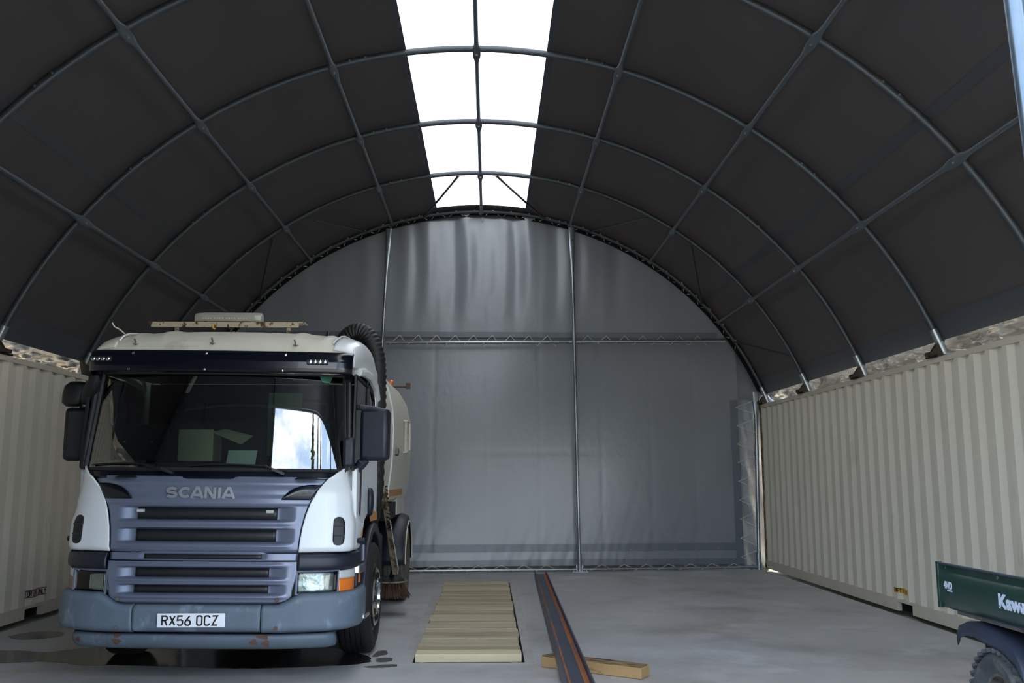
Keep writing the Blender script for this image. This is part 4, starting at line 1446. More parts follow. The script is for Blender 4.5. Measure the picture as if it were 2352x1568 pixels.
# --- beacon rail and light bar
rack = MB()
rack.box(-0.84, 0.50, 0.90, 0.908, 2.948, 2.992).box(-0.88, 0.555, 0.90, 1.05, 2.990, 2.998)
rk = rack.obj('roof_rail', 'rack_cream', truck, smooth=False, bevel=0.003)
for x in (-0.62, 0.40):
    MB().tube([(x, 0.95, 2.87), (x, 0.95, 2.95)], 0.02, 10).obj('rail_foot', 'rack_cream', rk)
for x in (-0.28, -0.14):
    MB().tube([(x, 0.895, 2.97), (x + 0.01, 0.88, 2.937), (x + 0.03, 0.885, 2.927)], 0.008, 6).obj('cable_tie', 'hazard_yellow' if x < -0.2 else 'black_plastic', rk)
lbr = MB()
sec = [(-0.055, 0.0), (-0.065, 0.02), (-0.065, 0.055), (-0.03, 0.085), (0.03, 0.085), (0.065, 0.055), (0.065, 0.0)]
rows = []
for x, k in ((-0.47, 0.55), (-0.43, 0.85), (-0.38, 1.0), (0.06, 1.0), (0.10, 0.92), (0.145, 0.75)):
    rows.append([(x, 1.0 + u * (1 if k > 0.9 else k), 3.012 + w * (0.8 + 0.2 * k)) for u, w in sec])
lbr.grid(rows)
n = len(sec)
lbr.f += [tuple(range(n))[::-1], tuple((len(rows) - 1) * n + i for i in range(n))]
lbar = lbr.obj('light_bar', 'lightbar_plastic', truck, angle=30, bevel=0.004)
for g in range(4):
    for k in range(4):
        MB().lathe([(0.010, 0.002), (0.008, -0.006), (0.0, -0.008)], axis='y', n=8).obj('led_lamp', 'led', lbar, loc=(-0.385 + 0.108 * g + 0.023 * k, 0.936, 3.036))
for x in (-0.33, 0.10):
    MB().bar((x, 0.99, 2.995), (x - 0.05 if x < 0 else x + 0.03, 0.99, 3.016), 0.06, 0.012).obj('bar_bracket', 'black_steel', lbar, smooth=False)

# --- doors and side glass
door_poly_low = [(0.40, 1.02), (0.78, 1.10), (0.92, 1.22), (1.10, 1.26), (1.76, 1.18), (1.76, 1.76), (1.10, 1.76), (0.70, 1.70), (0.36, 1.66)]
win_poly = [(0.30, 1.67), (0.70, 1.71), (1.10, 1.77), (1.55, 1.78), (1.55, 2.34), (1.45, 2.40), (1.10, 2.44), (0.36, 2.46)]
for sg in (-1, 1):
    d_ = MB().prism(door_poly_low, min(sg * 1.10, sg * 1.142), max(sg * 1.10, sg * 1.142), 'x').obj('door', 'truck_white', truck, smooth=False, bevel=0.010)
    x0_, x1_ = sorted((sg * 1.141, sg * 1.148))
    MB().prism([(1.30, 1.19), (1.755, 1.183), (1.755, 1.26), (1.22, 1.30)], x0_, x1_, 'x').obj('door_stripe', 'orange_stripe', d_, smooth=False)
    MB().prism([(0.52, 1.022), (0.76, 1.095), (0.80, 1.16), (0.52, 1.075)], x0_, x1_, 'x').obj('door_stripe', 'orange_stripe', d_, smooth=False)
    hx = sg * 1.15
    ring = [(hx + sg * 0.014 * abs(math.sin(PI * k / 12)) ** 0.5, 1.14 + 0.05 * math.sin(2 * PI * k / 24), 1.37 + 0.11 * math.cos(2 * PI * k / 24)) for k in range(25)]
    MB().tube(ring, 0.022, 8).obj('door_handle', 'plastic_navy', d_)
    MB().tube([(hx, 0.56 + 0.012 * math.sin(z * 9), z) for z in [1.10 + 0.06 * k for k in range(11)]], 0.007, 6).obj('door_seam', 'black_plastic', d_)
    glx0, glx1 = sorted((sg * 1.105, sg * 1.112))
    wn = MB().prism(win_poly, glx0, glx1, 'x').obj('door_window', 'window_glass', truck, smooth=False)
    m = MB()
    P3 = [(sg * 1.115, y, cabz(sg * 1.1, z)) for y, z in win_poly]
    m.tube(P3 + [P3[0]], 0.015, 6)
    m.tube([(sg * 1.112, 1.14, 1.77), (sg * 1.112, 1.14, 2.44)], 0.022, 6)
    m.obj('window_frame', 'black_plastic', wn)
    # A pillar (black) and rear pillar (white), drip rail
    pts = [(sg * 1.085, 0.285, 1.66), (sg * 1.07, 0.33, 2.06), (sg * 1.05, 0.40, 2.50)]
    MB().tube(pts, 0.026, 10).obj('door_pillar', 'black_plastic', truck)
    MB().prism([(1.57, 1.74), (1.765, 1.74), (1.72, 2.52), (1.50, 2.52), (1.57, 2.36)], min(sg * 1.09, sg * 1.138), max(sg * 1.09, sg * 1.138), 'x').obj('rear_pillar', 'truck_white', truck, smooth=False, bevel=0.01)
    MB().tube([(sg * 1.10, 0.56, 2.50), (sg * 1.125, 0.75, 2.52), (sg * 1.135, 1.1, 2.52), (sg * 1.135, 1.45, 2.47), (sg * 1.13, 1.66, 2.36)], 0.040, 10).obj('drip_rail', 'truck_white', truck)
# back wall with a window, cab floor
m = MB()
m.box(-1.12, 0.06, 1.66, 1.70, 1.0, 2.5).box(0.40, 1.12, 1.66, 1.70, 1.0, 2.5).box(0.06, 0.40, 1.66, 1.70, 1.0, 1.80).box(0.06, 0.40, 1.66, 1.70, 2.42, 2.5)
bw = m.obj('cab_back_wall', 'interior_dark', truck, smooth=False)
MB().box(0.06, 0.40, 1.675, 1.683, 1.80, 2.42).obj('rear_window', 'window_glass', bw, smooth=False)
MB().box(-1.12, 1.12, 0.35, 1.66, 1.0, 1.06).obj('cab_floor', 'interior_dark', truck, smooth=False)
MB().box(-1.05, 1.05, 0.42, 1.6, 2.50, 2.54).obj('headlining', 'interior_dark', truck, smooth=False)
m = MB()
m.grid([[(x, y + 0.10 * (x / 1.05) ** 2, z) for x in [-1.03 + 2.06 * i / 20 for i in range(21)]] for (y, z) in ((0.18, 1.60), (0.26, 1.69), (0.40, 1.715), (0.58, 1.71), (0.66, 1.62), (0.66, 1.10))])
dash = m.obj('dashboard', 'interior_grey', truck, angle=60, solid=0.02)
sw = MB()
ring = [(0.58 + 0.21 * math.cos(2 * PI * k / 28), 0.70 + 0.08 * math.sin(2 * PI * k / 28), 1.66 + 0.19 * math.sin(2 * PI * k / 28)) for k in range(29)]
sw.tube(ring, 0.016, 8)
sw.bar((0.38, 0.70, 1.66), (0.78, 0.70, 1.66), 0.05, 0.03)
sw.tube([(0.58, 0.66, 1.62), (0.58, 0.56, 1.45)], 0.04, 10)
sw.obj('steering_wheel', 'interior_grey', truck)
for x in (-0.62, 0.58):
    st = MB().box(x - 0.25, x + 0.25, 0.86, 1.34, 1.30, 1.46).obj('seat', 'seat_cloth', truck, bevel=0.04)
    MB().prism([(1.26, 1.42), (1.36, 1.42), (1.48, 2.10), (1.38, 2.12)], x - 0.24, x + 0.24, 'x').obj('seat_back', 'seat_cloth', st, bevel=0.03)
    MB().prism([(1.40, 2.12), (1.48, 2.12), (1.50, 2.32), (1.43, 2.32)], x - 0.13, x + 0.13, 'x').obj('head_rest', 'seat_cloth', st, bevel=0.03)
    MB().box(x - 0.18, x + 0.18, 0.95, 1.25, 1.06, 1.30).obj('seat_base', 'interior_dark', st, smooth=False)

# --- mirrors
mr = MB().box(-0.122, 0.122, -0.07, 0.07, -0.222, 0.222).obj('mirror_housing', 'plastic_navy', truck, bevel=0.035, loc=(1.272, 0.50, 1.955))
mr.rotation_euler = (0, 0, math.radians(-8))
MB().tube([(-0.13, -0.04, 0.232), (0.0, -0.02, 0.215), (0.06, 0, 0.20)], 0.026, 10).obj('mirror_arm', 'plastic_navy', mr)
MB().tube([(-0.13, -0.04, 0.232), (-0.18, 0.02, 0.235)], 0.024, 10).obj('mirror_arm', 'plastic_navy', mr)
MB().tube([(-0.15, -0.03, -0.30), (-0.11, -0.03, -0.25), (-0.07, 0, -0.215)], [0.035, 0.045, 0.03], 10).obj('mirror_arm', 'plastic_navy', mr)
MB().box(-0.105, 0.105, 0.066, 0.074, -0.20, 0.20).obj('mirror_glass', 'chrome', mr, smooth=False)
mr2 = MB().box(-0.04, 0.045, -0.03, 0.03, -0.12, 0.12).obj('corner_mirror', 'plastic_navy', truck, bevel=0.02, loc=(1.085, 0.26, 1.80))
ml = MB().box(-0.105, 0.105, -0.07, 0.07, -0.225, 0.225).obj('mirror_housing', 'black_plastic', truck, bevel=0.04, loc=(-1.245, 0.50, 1.955))
ml.rotation_euler = (0, 0, math.radians(8))
MB().box(-0.09, 0.09, 0.066, 0.074, -0.20, 0.20).obj('mirror_glass', 'chrome', ml, smooth=False)
MB().tube([(0.03, 0.0, 0.20), (0.02, 0.0, 0.26)], 0.03, 10).obj('mirror_arm', 'black_plastic', ml)
MB().tube([(0.04, -0.05, 0.245), (0.16, -0.05, 0.27), (0.24, -0.02, 0.28)], 0.018, 8).obj('mirror_arm', 'clear_plastic', ml)
MB().tube([(0.05, 0.0, -0.22), (0.12, 0.0, -0.27), (0.20, 0.0, -0.26)], 0.03, 8).obj('mirror_arm', 'black_plastic', ml)
rows = []
for (z, a, b) in ((-0.105, 0.055, 0.04), (-0.07, 0.095, 0.06), (0.0, 0.105, 0.065), (0.07, 0.10, 0.06), (0.105, 0.06, 0.04)):
    rows.append([(a * math.copysign(abs(math.cos(2 * PI * k / 20)) ** 0.7, math.cos(2 * PI * k / 20)) + 0.15 * z, b * math.sin(2 * PI * k / 20), z) for k in range(20)])
m = MB().grid(rows, wrap=True)
m.f += [tuple(range(20))[::-1], tuple(80 + k for k in range(20))]
m.obj('wide_angle_mirror', 'black_plastic', truck, angle=60, loc=(-1.285, 0.48, 2.295))
rows = []
for t in [k / 8 for k in range(9)]:
    c = Vector((-1.16, 0.40, 2.20)).lerp(Vector((-1.03, 0.26, 2.43)), t)
    w = 0.012 + 0.055 * math.sin(PI * (0.12 + 0.76 * t))
    rows.append([(c.x + w * math.cos(2 * PI * k / 12), c.y + 0.6 * w * math.sin(2 * PI * k / 12), c.z) for k in range(12)])
m = MB().grid(rows, wrap=True)
m.f += [tuple(range(12))[::-1], tuple(96 + k for k in range(12))]
m.obj('kerb_mirror', 'black_plastic', truck, angle=60)

# --- chassis, wheels, guards
for x in (-0.42, 0.42):
    MB().box(x - 0.04, x + 0.04, 0.55, 6.0, 0.62, 0.88).obj('chassis_rail', 'black_steel', truck, smooth=False)
FA, RA, WR = 1.43, 5.05, 0.495
def tyre_mesh(name, w, matl, groove, n=48):
    prof = [(0.30, -w / 2 + 0.02), (0.34, -w / 2), (0.42, -w / 2 - 0.008), (WR - 0.03, -w / 2 + 0.004), (WR - 0.006, -w / 2 + 0.025)]
    k = 5
    for i in range(k):
        a = -w / 2 + 0.03 + (w - 0.06) * i / k
        b = -w / 2 + 0.03 + (w - 0.06) * (i + 1) / k
        prof += [(WR, a + 0.003), (WR, b - 0.007)]
        if i < k - 1:
            prof += [(WR - groove, b - 0.006), (WR - groove, b + 0.002)]
    prof += [(WR - 0.006, w / 2 - 0.025), (WR - 0.03, w / 2 - 0.004), (0.42, w / 2 + 0.008), (0.34, w / 2), (0.30, w / 2 - 0.02)]
    m = MB().lathe(prof, axis='x', n=n, closed=True)
    return m.mesh(name, matl, angle=40)
ty_f = tyre_mesh('tyre', 0.29, 'rubber', 0.012)
ty_r = tyre_mesh('tyre', 0.27, 'rubber_dusty', 0.016)
m = MB().lathe([(0.302, -0.12), (0.302, 0.13), (0.285, 0.135), (0.27, 0.10), (0.20, 0.06), (0.12, 0.07), (0.11, 0.11), (0.0, 0.12)], axis='x', n=32)
rim_me = m.mesh('wheel_rim', 'rim_steel', angle=40)
m = MB().lathe([(0.255, 0.125), (0.262, 0.150), (0.245, 0.162), (0.225, 0.150), (0.15, 0.165), (0.11, 0.175), (0.10, 0.14)], axis='x', n=32)
ring_me = m.mesh('wheel_trim', 'chrome', angle=30)
m = MB().lathe([(0.030, 0.13), (0.030, 0.158), (0.024, 0.160), (0.022, 0.14)], axis='x', n=12)
hole_me = m.mesh('trim_hole', 'dark_void')
m = MB().lathe([(0.016, 0.10), (0.016, 0.145), (0.0, 0.15)], axis='x', n=6)
nut_me = m.mesh('wheel_nut', 'chrome', smooth=False)
for sg in (-1, 1):
    rot = (0, 0, 0 if sg > 0 else PI)
    w_ = shared('wheel', ty_f, truck, (sg * 1.045, FA, WR), rot)
    shared('wheel_rim', rim_me, w_, (0, 0, 0))
    shared('wheel_trim', ring_me, w_, (0, 0, 0))
    for k in range(10):
        th = 2 * PI * k / 10
        shared('trim_hole', hole_me, w_, (0.006, 0.195 * math.cos(th), 0.195 * math.sin(th)))
        shared('wheel_nut', nut_me, w_, (0.03, 0.13 * math.cos(th + 0.3), 0.13 * math.sin(th + 0.3)))
    for xo in (1.02, 0.70):
        w_ = shared('wheel', ty_r, truck, (sg * xo, RA, WR), rot)
        shared('wheel_rim', rim_me, w_, (-0.16 if xo > 1 else 0, 0, 0))
    # front wheel arch
    rows = []
    for k in range(25):
        th = math.radians(-12 + 200 * k / 24)
        c, s_ = math.cos(th), math.sin(th)
        R1, R2 = 0.585, 0.665
        zt = 0.50
        rows.append([(sg * 0.86, FA + R1 * -c, zt + R1 * s_), (sg * 1.165, FA + R1 * -c, zt + R1 * s_), (sg * 1.178, FA + (R1 + 0.02) * -c, zt + (R1 + 0.02) * s_), (sg * 1.172, FA + R2 * -c, zt + R2 * s_), (sg * 1.12, FA + (R2 + 0.012) * -c, zt + (R2 + 0.012) * s_)])
    MB().grid(rows).obj('wheel_arch', 'plastic_navy', truck, angle=45, solid=0.012)
    # rear mudguard
    rows = []
    for k in range(25):
        th = math.radians(-2 + 184 * k / 24)
        c, s_ = math.cos(th), math.sin(th)
        R1 = 0.60
        rows.append([(sg * 0.58, RA - R1 * c, 0.52 + R1 * s_), (sg * 1.10, RA - R1 * c, 0.52 + R1 * s_), (sg * 1.165, RA - (R1 - 0.03) * c, 0.52 + (R1 - 0.03) * s_), (sg * 1.175, RA - (R1 - 0.10) * c, 0.52 + (R1 - 0.10) * s_)])
    MB().grid(rows).obj('mudguard', 'plastic_navy', truck, angle=45, solid=0.012)
    MB().tube([(sg * 1.180, RA - 0.50 * math.cos(math.radians(-2 + 184 * k / 24)), 0.52 + 0.50 * math.sin(math.radians(-2 + 184 * k / 24))) for k in range(25)], 0.009, 6).obj('guard_edge', 'rope', truck)
for y in (FA, RA):
    MB().tube([(-0.95, y, WR), (0.95, y, WR)], 0.07, 12).obj('axle', 'black_steel', truck)
for sg in (-1, 1):
    x0_, x1_ = sorted((sg * 0.90, sg * 1.16))
    MB().box(x0_, x1_, 2.05, 2.075, 0.25, 0.62).obj('mud_flap', 'rubber', truck, smooth=False)
    x0_, x1_ = sorted((sg * 0.5, sg * 1.10))
    MB().box(x0_, x1_, 2.15, 2.7, 0.45, 1.0).obj('side_box', 'black_steel', truck, smooth=False, bevel=0.03)

# --- hopper body
TKY0, TKY1 = 2.35, 5.70
prof = [(1.02, 1.30), (1.075, 1.34), (1.12, 1.75), (1.135, 2.15), (1.115, 2.40), (1.06, 2.62), (0.95, 2.80), (0.80, 2.95), (0.55, 3.03), (0.0, 3.05)]
full = prof + [(-x, z) for x, z in prof[::-1][1:]]
def tank_sec(y):
    k = float(np.interp(y, [2.35, 2.9, 3.3, 5.7], [0.86, 0.97, 1.0, 1.0]))
    return [(x * (0.98 + 0.02 * k), y, 1.30 + (z - 1.30) * k) for x, z in full]
rows = [tank_sec(y) for y in (2.35, 2.6, 2.9, 3.10, 3.3, 4.0, 5.0, 5.70)]
m = MB().grid(rows)
n = len(full)
m.f += [tuple(range(n))[::-1], tuple((len(rows) - 1) * n + i for i in range(n))]
tank = m.obj('hopper_body', 'truck_cream', truck, angle=25)
for sg in (-1, 1):
    MB().tube([(sg * (abs(x) + 0.004), 3.22, z) for x, z in prof[:8]], 0.012, 6).obj('hopper_seam', 'truck_white', tank)
    m = MB().grid([[(sg * (1.083 + 0.004), y, 1.37), (sg * (1.091 + 0.004), y, 1.45)] for y in (3.12, 4.92)])
    m.obj('hopper_stripe', 'orange_stripe', tank, smooth=False, solid=0.003)
    m = MB()
    for y in (4.62, 4.88):
        m.bar((sg * 1.15, y, 1.93), (sg * 1.15, y, 2.32), 0.035, 0.02)
    m.bar((sg * 1.15, 4.58, 2.33), (sg * 1.15, 4.95, 2.33), 0.05, 0.02)
    m.bar((sg * 1.15, 4.58, 1.92), (sg * 1.15, 4.95, 1.92), 0.05, 0.02)
    m.tube([(sg * 1.19, 4.75, 1.95), (sg * 1.19, 4.75, 2.30)], 0.016, 8)
    m.obj('hatch_latch', 'truck_cream', tank, smooth=False)
    m = MB().lathe([(0.055, -0.015), (0.05, 0.02), (0.02, 0.03)], axis='x', n=5)
    m.obj('hatch_knob', 'rim_steel', tank, loc=(sg * 1.14, 3.62, 1.90), smooth=False)
MB().box(0.62, 1.055, 3.3, 4.45, 1.10, 1.29).obj('hopper_frame', 'black_steel', truck, smooth=False)
MB().box(0.85, 1.06, 4.6, 5.6, 1.12, 1.34).obj('hopper_skirt', 'truck_cream', truck, smooth=False)
MB().box(-0.75, 0.75, 2.35, 5.7, 0.90, 1.30).obj('hopper_subframe', 'black_steel', truck, smooth=False)
MB().box(0.55, 0.98, 2.05, 2.32, 1.05, 1.75).obj('engine_box', 'black_steel', truck, smooth=False)
MB().lathe([(0.04, 0.0), (0.04, 0.05), (0.02, 0.07)], n=12).obj('amber_beacon', 'amber', tank, loc=(0.87, 5.3, 2.87))
m = MB().tube([(0.90, 5.2, 2.835), (1.10, 5.2, 2.835)], 0.012, 8).box(1.09, 1.15, 5.17, 5.23, 2.81, 2.885)
m.obj('rear_lamp_arm', 'rust_patch', tank)

# --- suction hose, brackets, side broom
hp = [(0.62, 2.30, 2.93), (0.72, 2.24, 3.05), (0.82, 2.20, 3.115), (0.92, 2.18, 3.10), (1.00, 2.17, 3.01), (1.05, 2.17, 2.86), (1.07, 2.17, 2.66), (1.075, 2.17, 2.42), (1.075, 2.18, 2.1), (1.07, 2.20, 1.75), (1.05, 2.26, 1.35), (0.98, 2.35, 1.05)]
pts, rad = [], []
for i in range(len(hp) - 1):
    for k in range(14):
        t = k / 14
        p0, p1, p2, p3 = (Vector(hp[max(0, min(len(hp) - 1, i + j))]) for j in (-1, 0, 1, 2))
        pts.append(0.5 * ((2 * p1) + (-p0 + p2) * t + (2 * p0 - 5 * p1 + 4 * p2 - p3) * t * t + (-p0 + 3 * p1 - 3 * p2 + p3) * t ** 3))
        rad.append(0.088 + (0.008 if (len(pts) // 2) % 2 else 0))
MB().tube(pts, rad, 18, up=(0, 1, 0)).obj('suction_hose', 'hose_rubber', truck, angle=50)
m = MB().prism([(0.50, 2.90), (0.58, 2.98), (0.64, 2.95), (0.74, 3.07), (0.80, 3.04), (0.84, 2.86), (0.60, 2.82)], 2.08, 2.30, 'y')
hb = m.obj('hose_bracket', 'black_steel', truck, smooth=False)
MB().tube([(0.72, 2.05, 3.06), (0.80, 2.04, 2.93), (0.83, 2.04, 2.76)], 0.014, 8).obj('hose_strap', 'plastic_navy', hb)
MB().tube([(0.50, 2.2, 2.84), (0.9, 2.2, 2.84)], 0.03, 10).obj('cross_tube', 'rim_steel', hb)
arm = MB()
arm.bar((1.03, 2.82, 1.66), (1.10, 2.95, 1.25), 0.06, 0.05)
arm.bar((1.10, 2.95, 1.27), (1.17, 3.45, 0.50), 0.055, 0.045)
am = arm.obj('broom_arm', 'arm_paint', truck, smooth=False)
MB().tube([(1.15, 2.95, 1.12), (1.21, 3.35, 0.57), (1.20, 3.40, 0.50)], 0.006, 8).obj('arm_rod', 'clear_plastic', am)
MB().tube([(1.15, 3.2, 0.80), (1.22, 3.2, 0.85), (1.23, 3.2, 0.88)], 0.009, 8).obj('arm_hook', 'arm_paint', am)
sp = [(1.09 + 0.05 * t + 0.022 * math.cos(t * 70), 2.90 + 0.15 * t + 0.022 * math.sin(t * 70), 1.50 - 0.50 * t) for t in [k / 110 for k in range(111)]]
MB().tube(sp, 0.007, 5).obj('arm_spring', 'black_steel', am)
bh = MB().lathe([(0.0, 0.08), (0.10, 0.075), (0.15, 0.04), (0.165, 0.0), (0.0, 0.0)], n=28).obj('side_broom', 'rubber', truck, loc=(1.09, 3.75, 0.36))
MB().tube([(0.18 * math.cos(2 * PI * k / 20), 0.18 * math.sin(2 * PI * k / 20), 0.02) for k in range(21)], 0.010, 6).obj('broom_guard', 'arm_paint', bh)
MB().tube([(0.0, 0.0, 0.07), (0.05, -0.2, 0.16)], 0.03, 8).obj('broom_mount', 'black_steel', bh)
m = MB()
rb = random.Random(5)
for k in range(420):
    th = rb.uniform(0, 2 * PI)
    r0, r1 = rb.uniform(0.07, 0.155), rb.uniform(0.17, 0.24)
    a_ = Vector((r0 * math.cos(th), r0 * math.sin(th), 0.01))
    th2 = th + rb.uniform(-0.1, 0.1)
    b_ = Vector((r1 * math.cos(th2), r1 * math.sin(th2), -0.17 + rb.uniform(0.0, 0.04)))
    m.bar(a_, b_, 0.007, 0.005)
br = m.obj('bristles', 'bristle', bh, smooth=False)
br['kind'] = 'stuff'

# things lying on the dashboard
def dash_item(name, x, y, z):
    return (TX + x, TY + y, z)
bxo = thing('cardboard_box', 'open cardboard box on the truck dashboard behind the windscreen', 'box', (TX - 0.155, TY + 0.46, 1.728))
MB().box(-0.19, 0.10, -0.12, -0.112, 0.0, 0.26).obj('box_front', 'cardboard', bxo, smooth=False)
MB().box(-0.19, 0.10, 0.112, 0.12, 0.0, 0.24).obj('box_rear', 'cardboard', bxo, smooth=False)
MB().box(-0.19, -0.182, -0.112, 0.112, 0.0, 0.25).obj('box_side', 'cardboard', bxo, smooth=False)
MB().box(0.092, 0.10, -0.112, 0.112, 0.0, 0.25).obj('box_side', 'cardboard', bxo, smooth=False)
MB().box(-0.182, 0.092, -0.112, 0.112, 0.001, 0.008).obj('box_bottom', 'cardboard', bxo, smooth=False)
MB().add([(0.09, -0.11, 0.235), (0.13, 0.10, 0.275), (0.37, 0.10, 0.215), (0.33, -0.11, 0.135)], [(0, 1, 2, 3)]).obj('box_flap', 'cardboard', bxo, smooth=False, solid=0.005)
bd = thing('clipboard_case', 'dark flat case standing on the left of the truck dashboard', 'case', (TX - 0.745, TY + 0.56, 1.735))
MB().box(-0.24, 0.24, -0.02, 0.03, 0.0, 0.31).obj('case_body', 'interior_grey', bd, smooth=False, bevel=0.012)
for x in (-0.12, 0.11):
    MB().lathe([(0.010, -0.024), (0.006, -0.028), (0.0, -0.029)], axis='y', n=10).obj('case_stud', 'clear_plastic', bd, loc=(x, 0, 0.16))
pp = MB().box(-0.12, 0.12, -0.004, 0.004, 0.0, 0.13).obj('paper_sheet', 'paper', smooth=False, loc=(TX + 0.19, TY + 0.30, 1.70))
pp.rotation_euler = (math.radians(-28), 0, 0)
tag(pp, 'white paper sheet leaning behind the middle of the windscreen', 'paper')

# ------------------------------------------------------------------ utility vehicle
UX, UY = 3.60, 4.75
utv = thing('utility_vehicle', 'dark green four-wheel utility vehicle with tipping bed, cut by the right edge', 'utility vehicle', (UX, UY, 0))
HWU = 0.65
# bed: y 0.02 .. 1.30, side outer face at x = -HWU
def side_prof(sg):
    return [(1.035, 0.0), (1.035, 0.028), (1.01, 0.03), (0.985, 0.03), (0.965, 0.012), (0.94, 0.006), (0.90, 0.006), (0.82, 0.010), (0.79, 0.022), (0.765, 0.045), (0.757, 0.06)]
for sg in (-1, 1):
    rows = []
    for y in (0.0, 0.1, 0.4, 0.7, 1.0, 1.22, 1.285, 1.30):
        fl = 0.0 if y < 1.25 else -0.012 * (y - 1.25) / 0.05
        rows.append([(sg * (HWU - d * (1 if 0.03 < y < 1.27 else 0.4)), y, z) for z, d in side_prof(sg)])
    sd = MB().grid(rows).obj('bed_side', 'green_paint', utv, angle=40, solid=0.004)
    x0_, x1_ = sorted((sg * (HWU - 0.03), sg * (HWU + 0.004)))
    MB().box(x0_, x1_, 1.285, 1.315, 0.752, 1.045).obj('bed_end_post', 'green_paint', sd, smooth=False, bevel=0.004)
    MB().box(x0_, x1_, 0.0, 1.30, 1.033, 1.040).obj('bed_top_rail', 'fender_plastic', sd, smooth=False)
    for (y, z) in ((1.24, 1.012), (0.62, 1.012), (0.12, 1.012), (1.24, 0.79)):
        MB().lathe([(0.0, 0.004), (0.010, 0.003), (0.011, -0.004)], axis='x', n=10).obj('rivet', 'rim_steel', sd, loc=(sg * (HWU - 0.025), y, z))
    if sg < 0:
        for (t_, w_, h_, yc, zc) in (('Kawasaki', 0.46, 0.085, 0.36, 0.885), ('4WD', 0.10, 0.048, 1.175, 0.905)):
            vs, fs = text_geo(t_, h_, extrude=0.0008, bold=h_ * 0.05, fit_w=w_)
            MB().add([(-(HWU - 0.0005) - v[2], yc - v[0] - 0.0, zc + v[1]) for v in vs], fs).obj('side_lettering', 'decal_silver', sd, smooth=False)
        MB().box(-(HWU - 0.0), -(HWU - 0.005), 1.125, 1.185, 0.868, 0.876).obj('decal_bar', 'decal_silver', sd, smooth=False)
MB().box(-HWU + 0.02, HWU - 0.02, 0.0, 0.02, 0.76, 1.03).obj('bed_front', 'green_paint', utv, smooth=False)
MB().box(-HWU + 0.06, HWU - 0.06, 0.02, 1.285, 0.745, 0.76).obj('bed_floor', 'fender_plastic', utv, smooth=False)
for x in (-0.42, 0.42):
    MB().bar((x, -1.1, 0.50), (x, 1.15, 0.56), 0.05, 0.08).obj('chassis_rail', 'black_steel', utv, smooth=False)
    MB().bar((x, 1.2, 0.70), (x, 0.1, 0.70), 0.04, 0.07).obj('bed_rail', 'rim_steel', utv, smooth=False)
MB().bar((-0.56, 1.22, 0.735), (-0.56, 0.0, 0.735), 0.03, 0.03).obj('bed_edge_rail', 'rim_steel', utv, smooth=False)
def knobby():
    R, w = 0.295, 0.24
    m = MB().lathe([(0.15, -w / 2 + 0.03), (0.20, -w / 2), (R - 0.06, -w / 2 - 0.004), (R - 0.025, -w / 2 + 0.03), (R - 0.018, 0), (R - 0.025, w / 2 - 0.03), (R - 0.06, w / 2 + 0.004), (0.20, w / 2), (0.15, w / 2 - 0.03)], axis='x', n=40, closed=True)
    for k in range(32):
        for (x, da, ln) in ((-0.085, 0.0, 0.07), (0.0, 0.12, 0.075), (0.085, 0.0, 0.07)):
            th = 2 * PI * (k + (0.5 if x == 0 else 0)) / 32
            c = Vector((x, (R - 0.014) * math.cos(th), (R - 0.014) * math.sin(th)))
            t_ = Vector((1, -0.35 * math.sin(th) * (1 if x >= 0 else -1), 0.35 * math.cos(th) * (1 if x >= 0 else -1))).normalized()
            m.bar(c - t_ * ln / 2, c + t_ * ln / 2, 0.030, 0.022, up=(0, math.cos(th), math.sin(th)))
    return m.mesh('tyre', 'muddy_tyre', angle=40)
kn = knobby()
m = MB().lathe([(0.152, -0.09), (0.152, 0.09), (0.135, 0.085), (0.12, 0.02), (0.05, 0.03), (0.045, 0.06), (0.0, 0.062)], axis='x', n=24)
urim = m.mesh('wheel_rim', 'rim_steel', angle=40)
for (x, y) in ((-0.53, 0.70), (0.53, 0.70), (-0.53, -1.02), (0.53, -1.02)):
    w_ = shared('wheel', kn, utv, (x, y, 0.305), (0, 0, PI if x < 0 else 0))
    shared('wheel_rim', urim, w_)
for y in (0.70, -1.02):
    MB().tube([(-0.5, y, 0.305), (0.5, y, 0.305)], 0.03, 10).obj('axle', 'black_steel', utv)
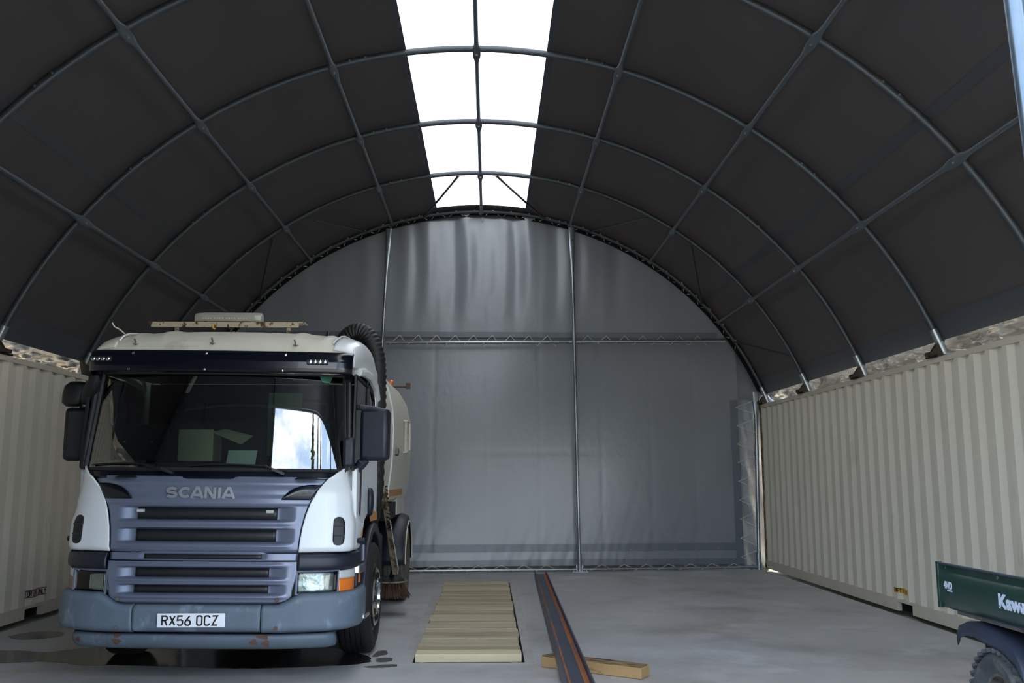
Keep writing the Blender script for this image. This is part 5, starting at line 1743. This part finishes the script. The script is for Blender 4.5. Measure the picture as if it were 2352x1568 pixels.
for sg in (-1, 1):
    path = [(1.135, 0.630), (1.10, 0.680), (1.03, 0.705), (0.93, 0.712), (0.78, 0.690), (0.62, 0.665), (0.50, 0.62), (0.43, 0.54), (0.39, 0.44), (0.36, 0.34), (0.35, 0.25)]
    rows = []
    for (y, z) in path:
        rows.append([(sg * 0.40, y, z), (sg * 0.60, y, z), (sg * 0.632, y, z - 0.012), (sg * 0.64, y - 0.012, z - 0.055), (sg * 0.638, y - 0.015, z - 0.085)])
    MB().grid(rows).obj('wheel_fender', 'fender_plastic', utv, angle=50, solid=0.006)
    MB().bar((sg * 0.60, -0.55, 0.36), (sg * 0.60, 0.36, 0.36), 0.09, 0.22).obj('sill_panel', 'fender_plastic', utv, smooth=False, bevel=0.02)
    MB().tube([(sg * 0.63, 0.36, 0.64), (sg * 0.65, 0.30, 0.60), (sg * 0.65, 0.1, 0.585), (sg * 0.65, -0.3, 0.585)], 0.014, 8).obj('grab_rail', 'rim_steel', utv)
    MB().tube([(sg * 0.58, 0.0, 0.55), (sg * 0.58, -0.02, 1.75), (sg * 0.52, -0.10, 1.82), (sg * 0.52, -0.75, 1.80), (sg * 0.56, -1.05, 1.0), (sg * 0.56, -1.05, 0.75)], 0.022, 10).obj('roll_bar', 'black_steel', utv)
    MB().box(min(sg * 0.36, sg * 0.64), max(sg * 0.36, sg * 0.64), -1.28, -0.76, 0.60, 0.66).obj('front_fender', 'green_paint', utv, bevel=0.03)
    MB().lathe([(0.07, 0.02), (0.065, -0.01), (0.0, -0.02)], axis='y', n=16).obj('headlight', 'clear_plastic', utv, loc=(sg * 0.42, -1.31, 0.70))
MB().tube([(-0.54, -0.05, 1.815), (0.54, -0.05, 1.815)], 0.022, 10).obj('roll_bar', 'black_steel', utv)
MB().box(-0.58, 0.58, -0.56, -0.06, 0.62, 0.76).obj('bench_seat', 'seat_cloth', utv, bevel=0.03)
MB().box(-0.58, 0.58, -0.10, -0.02, 0.78, 1.10).obj('seat_backrest', 'seat_cloth', utv, bevel=0.03)
MB().box(-0.52, 0.52, -0.75, 0.0, 0.36, 0.60).obj('seat_box', 'black_plastic', utv, smooth=False)
MB().prism([(-1.32, 0.50), (-0.78, 0.50), (-0.78, 0.98), (-0.92, 1.0), (-1.30, 0.78)], -0.50, 0.50, 'x').obj('front_cowl', 'green_paint', utv, bevel=0.03)
MB().tube([(0.3 * 0 - 0.28 + 0.15 * math.cos(2 * PI * k / 20), -0.70 + 0.05 * math.sin(2 * PI * k / 20), 1.02 + 0.14 * math.sin(2 * PI * k / 20)) for k in range(21)], 0.013, 8).obj('steering_wheel', 'black_plastic', utv)
MB().tube([(-0.28, -0.70, 1.02), (-0.28, -0.85, 0.85)], 0.02, 8).obj('steering_column', 'black_plastic', utv)

# ------------------------------------------------------------------ trees in the yard (mirrored in the windscreen)
def tree(loc, h, r, label, matl, seed, poplar=True):
    rnd = random.Random(seed)
    t = thing('poplar_tree' if poplar else 'round_tree', label, 'tree', loc, 'trees in the yard outside')
    MB().tube([(0, 0, 0), (0.05, 0, h * 0.3), (0, 0.05, h * 0.8)], [0.16 + 0.01 * h, 0.12, 0.03], 8).obj('trunk', 'bark', t)
    m = MB()
    for k in range(int(900 if poplar else 1100)):
        u = rnd.random()
        z = h * (0.12 + 0.88 * u)
        prof = math.sin(PI * min(1, (0.1 + 0.9 * u) ** 0.7)) ** 0.8 if poplar else math.sin(PI * (0.1 + 0.85 * u)) ** 0.5
        a, q = rnd.uniform(0, 2 * PI), r * prof * math.sqrt(rnd.random())
        c = Vector((q * math.cos(a), q * math.sin(a), z))
        s_ = rnd.uniform(0.12, 0.34)
        d = Vector((rnd.uniform(-1, 1), rnd.uniform(-1, 1), rnd.uniform(-0.3, 1.6))).normalized()
        e = d.orthogonal().normalized()
        f_ = d.cross(e)
        m.add([c - d * s_, c + e * s_ * 0.6, c + d * s_, c - e * s_ * 0.6, c + f_ * s_ * 0.3], [(0, 1, 4), (1, 2, 4), (2, 3, 4), (3, 0, 4), (0, 3, 2, 1)])
    o = m.obj('foliage', matl, t, smooth=False)
    o['kind'] = 'stuff'
    return t
tree((-6.4, -26, 0), 9.5, 1.0, 'slim poplar standing alone in the yard outside', 'leaf_dark', 1)
tree((2.2, -22, 0), 15.5, 1.1, 'tallest dark poplar beside the yard outside', 'leaf_dark', 2)
tree((4.9, -24, 0), 17.0, 1.1, 'dark poplar right of the tallest one outside', 'leaf_dark', 3)
tree((7.6, -23, 0), 16.0, 1.2, 'rightmost dark poplar of the yard outside', 'leaf_dark', 4)
for k, x in enumerate((-13, -9.5, -6, -2.5, 1, 4.5, 8)):
    tree((x, -34 - (k % 3), 0), 3.6 + 0.5 * (k % 4), 1.55, ('leftmost', 'second', 'third', 'fourth', 'fifth', 'sixth', 'rightmost')[k] + ' low round tree of the row behind the poplars outside', 'leaf_mid', 20 + k, False)
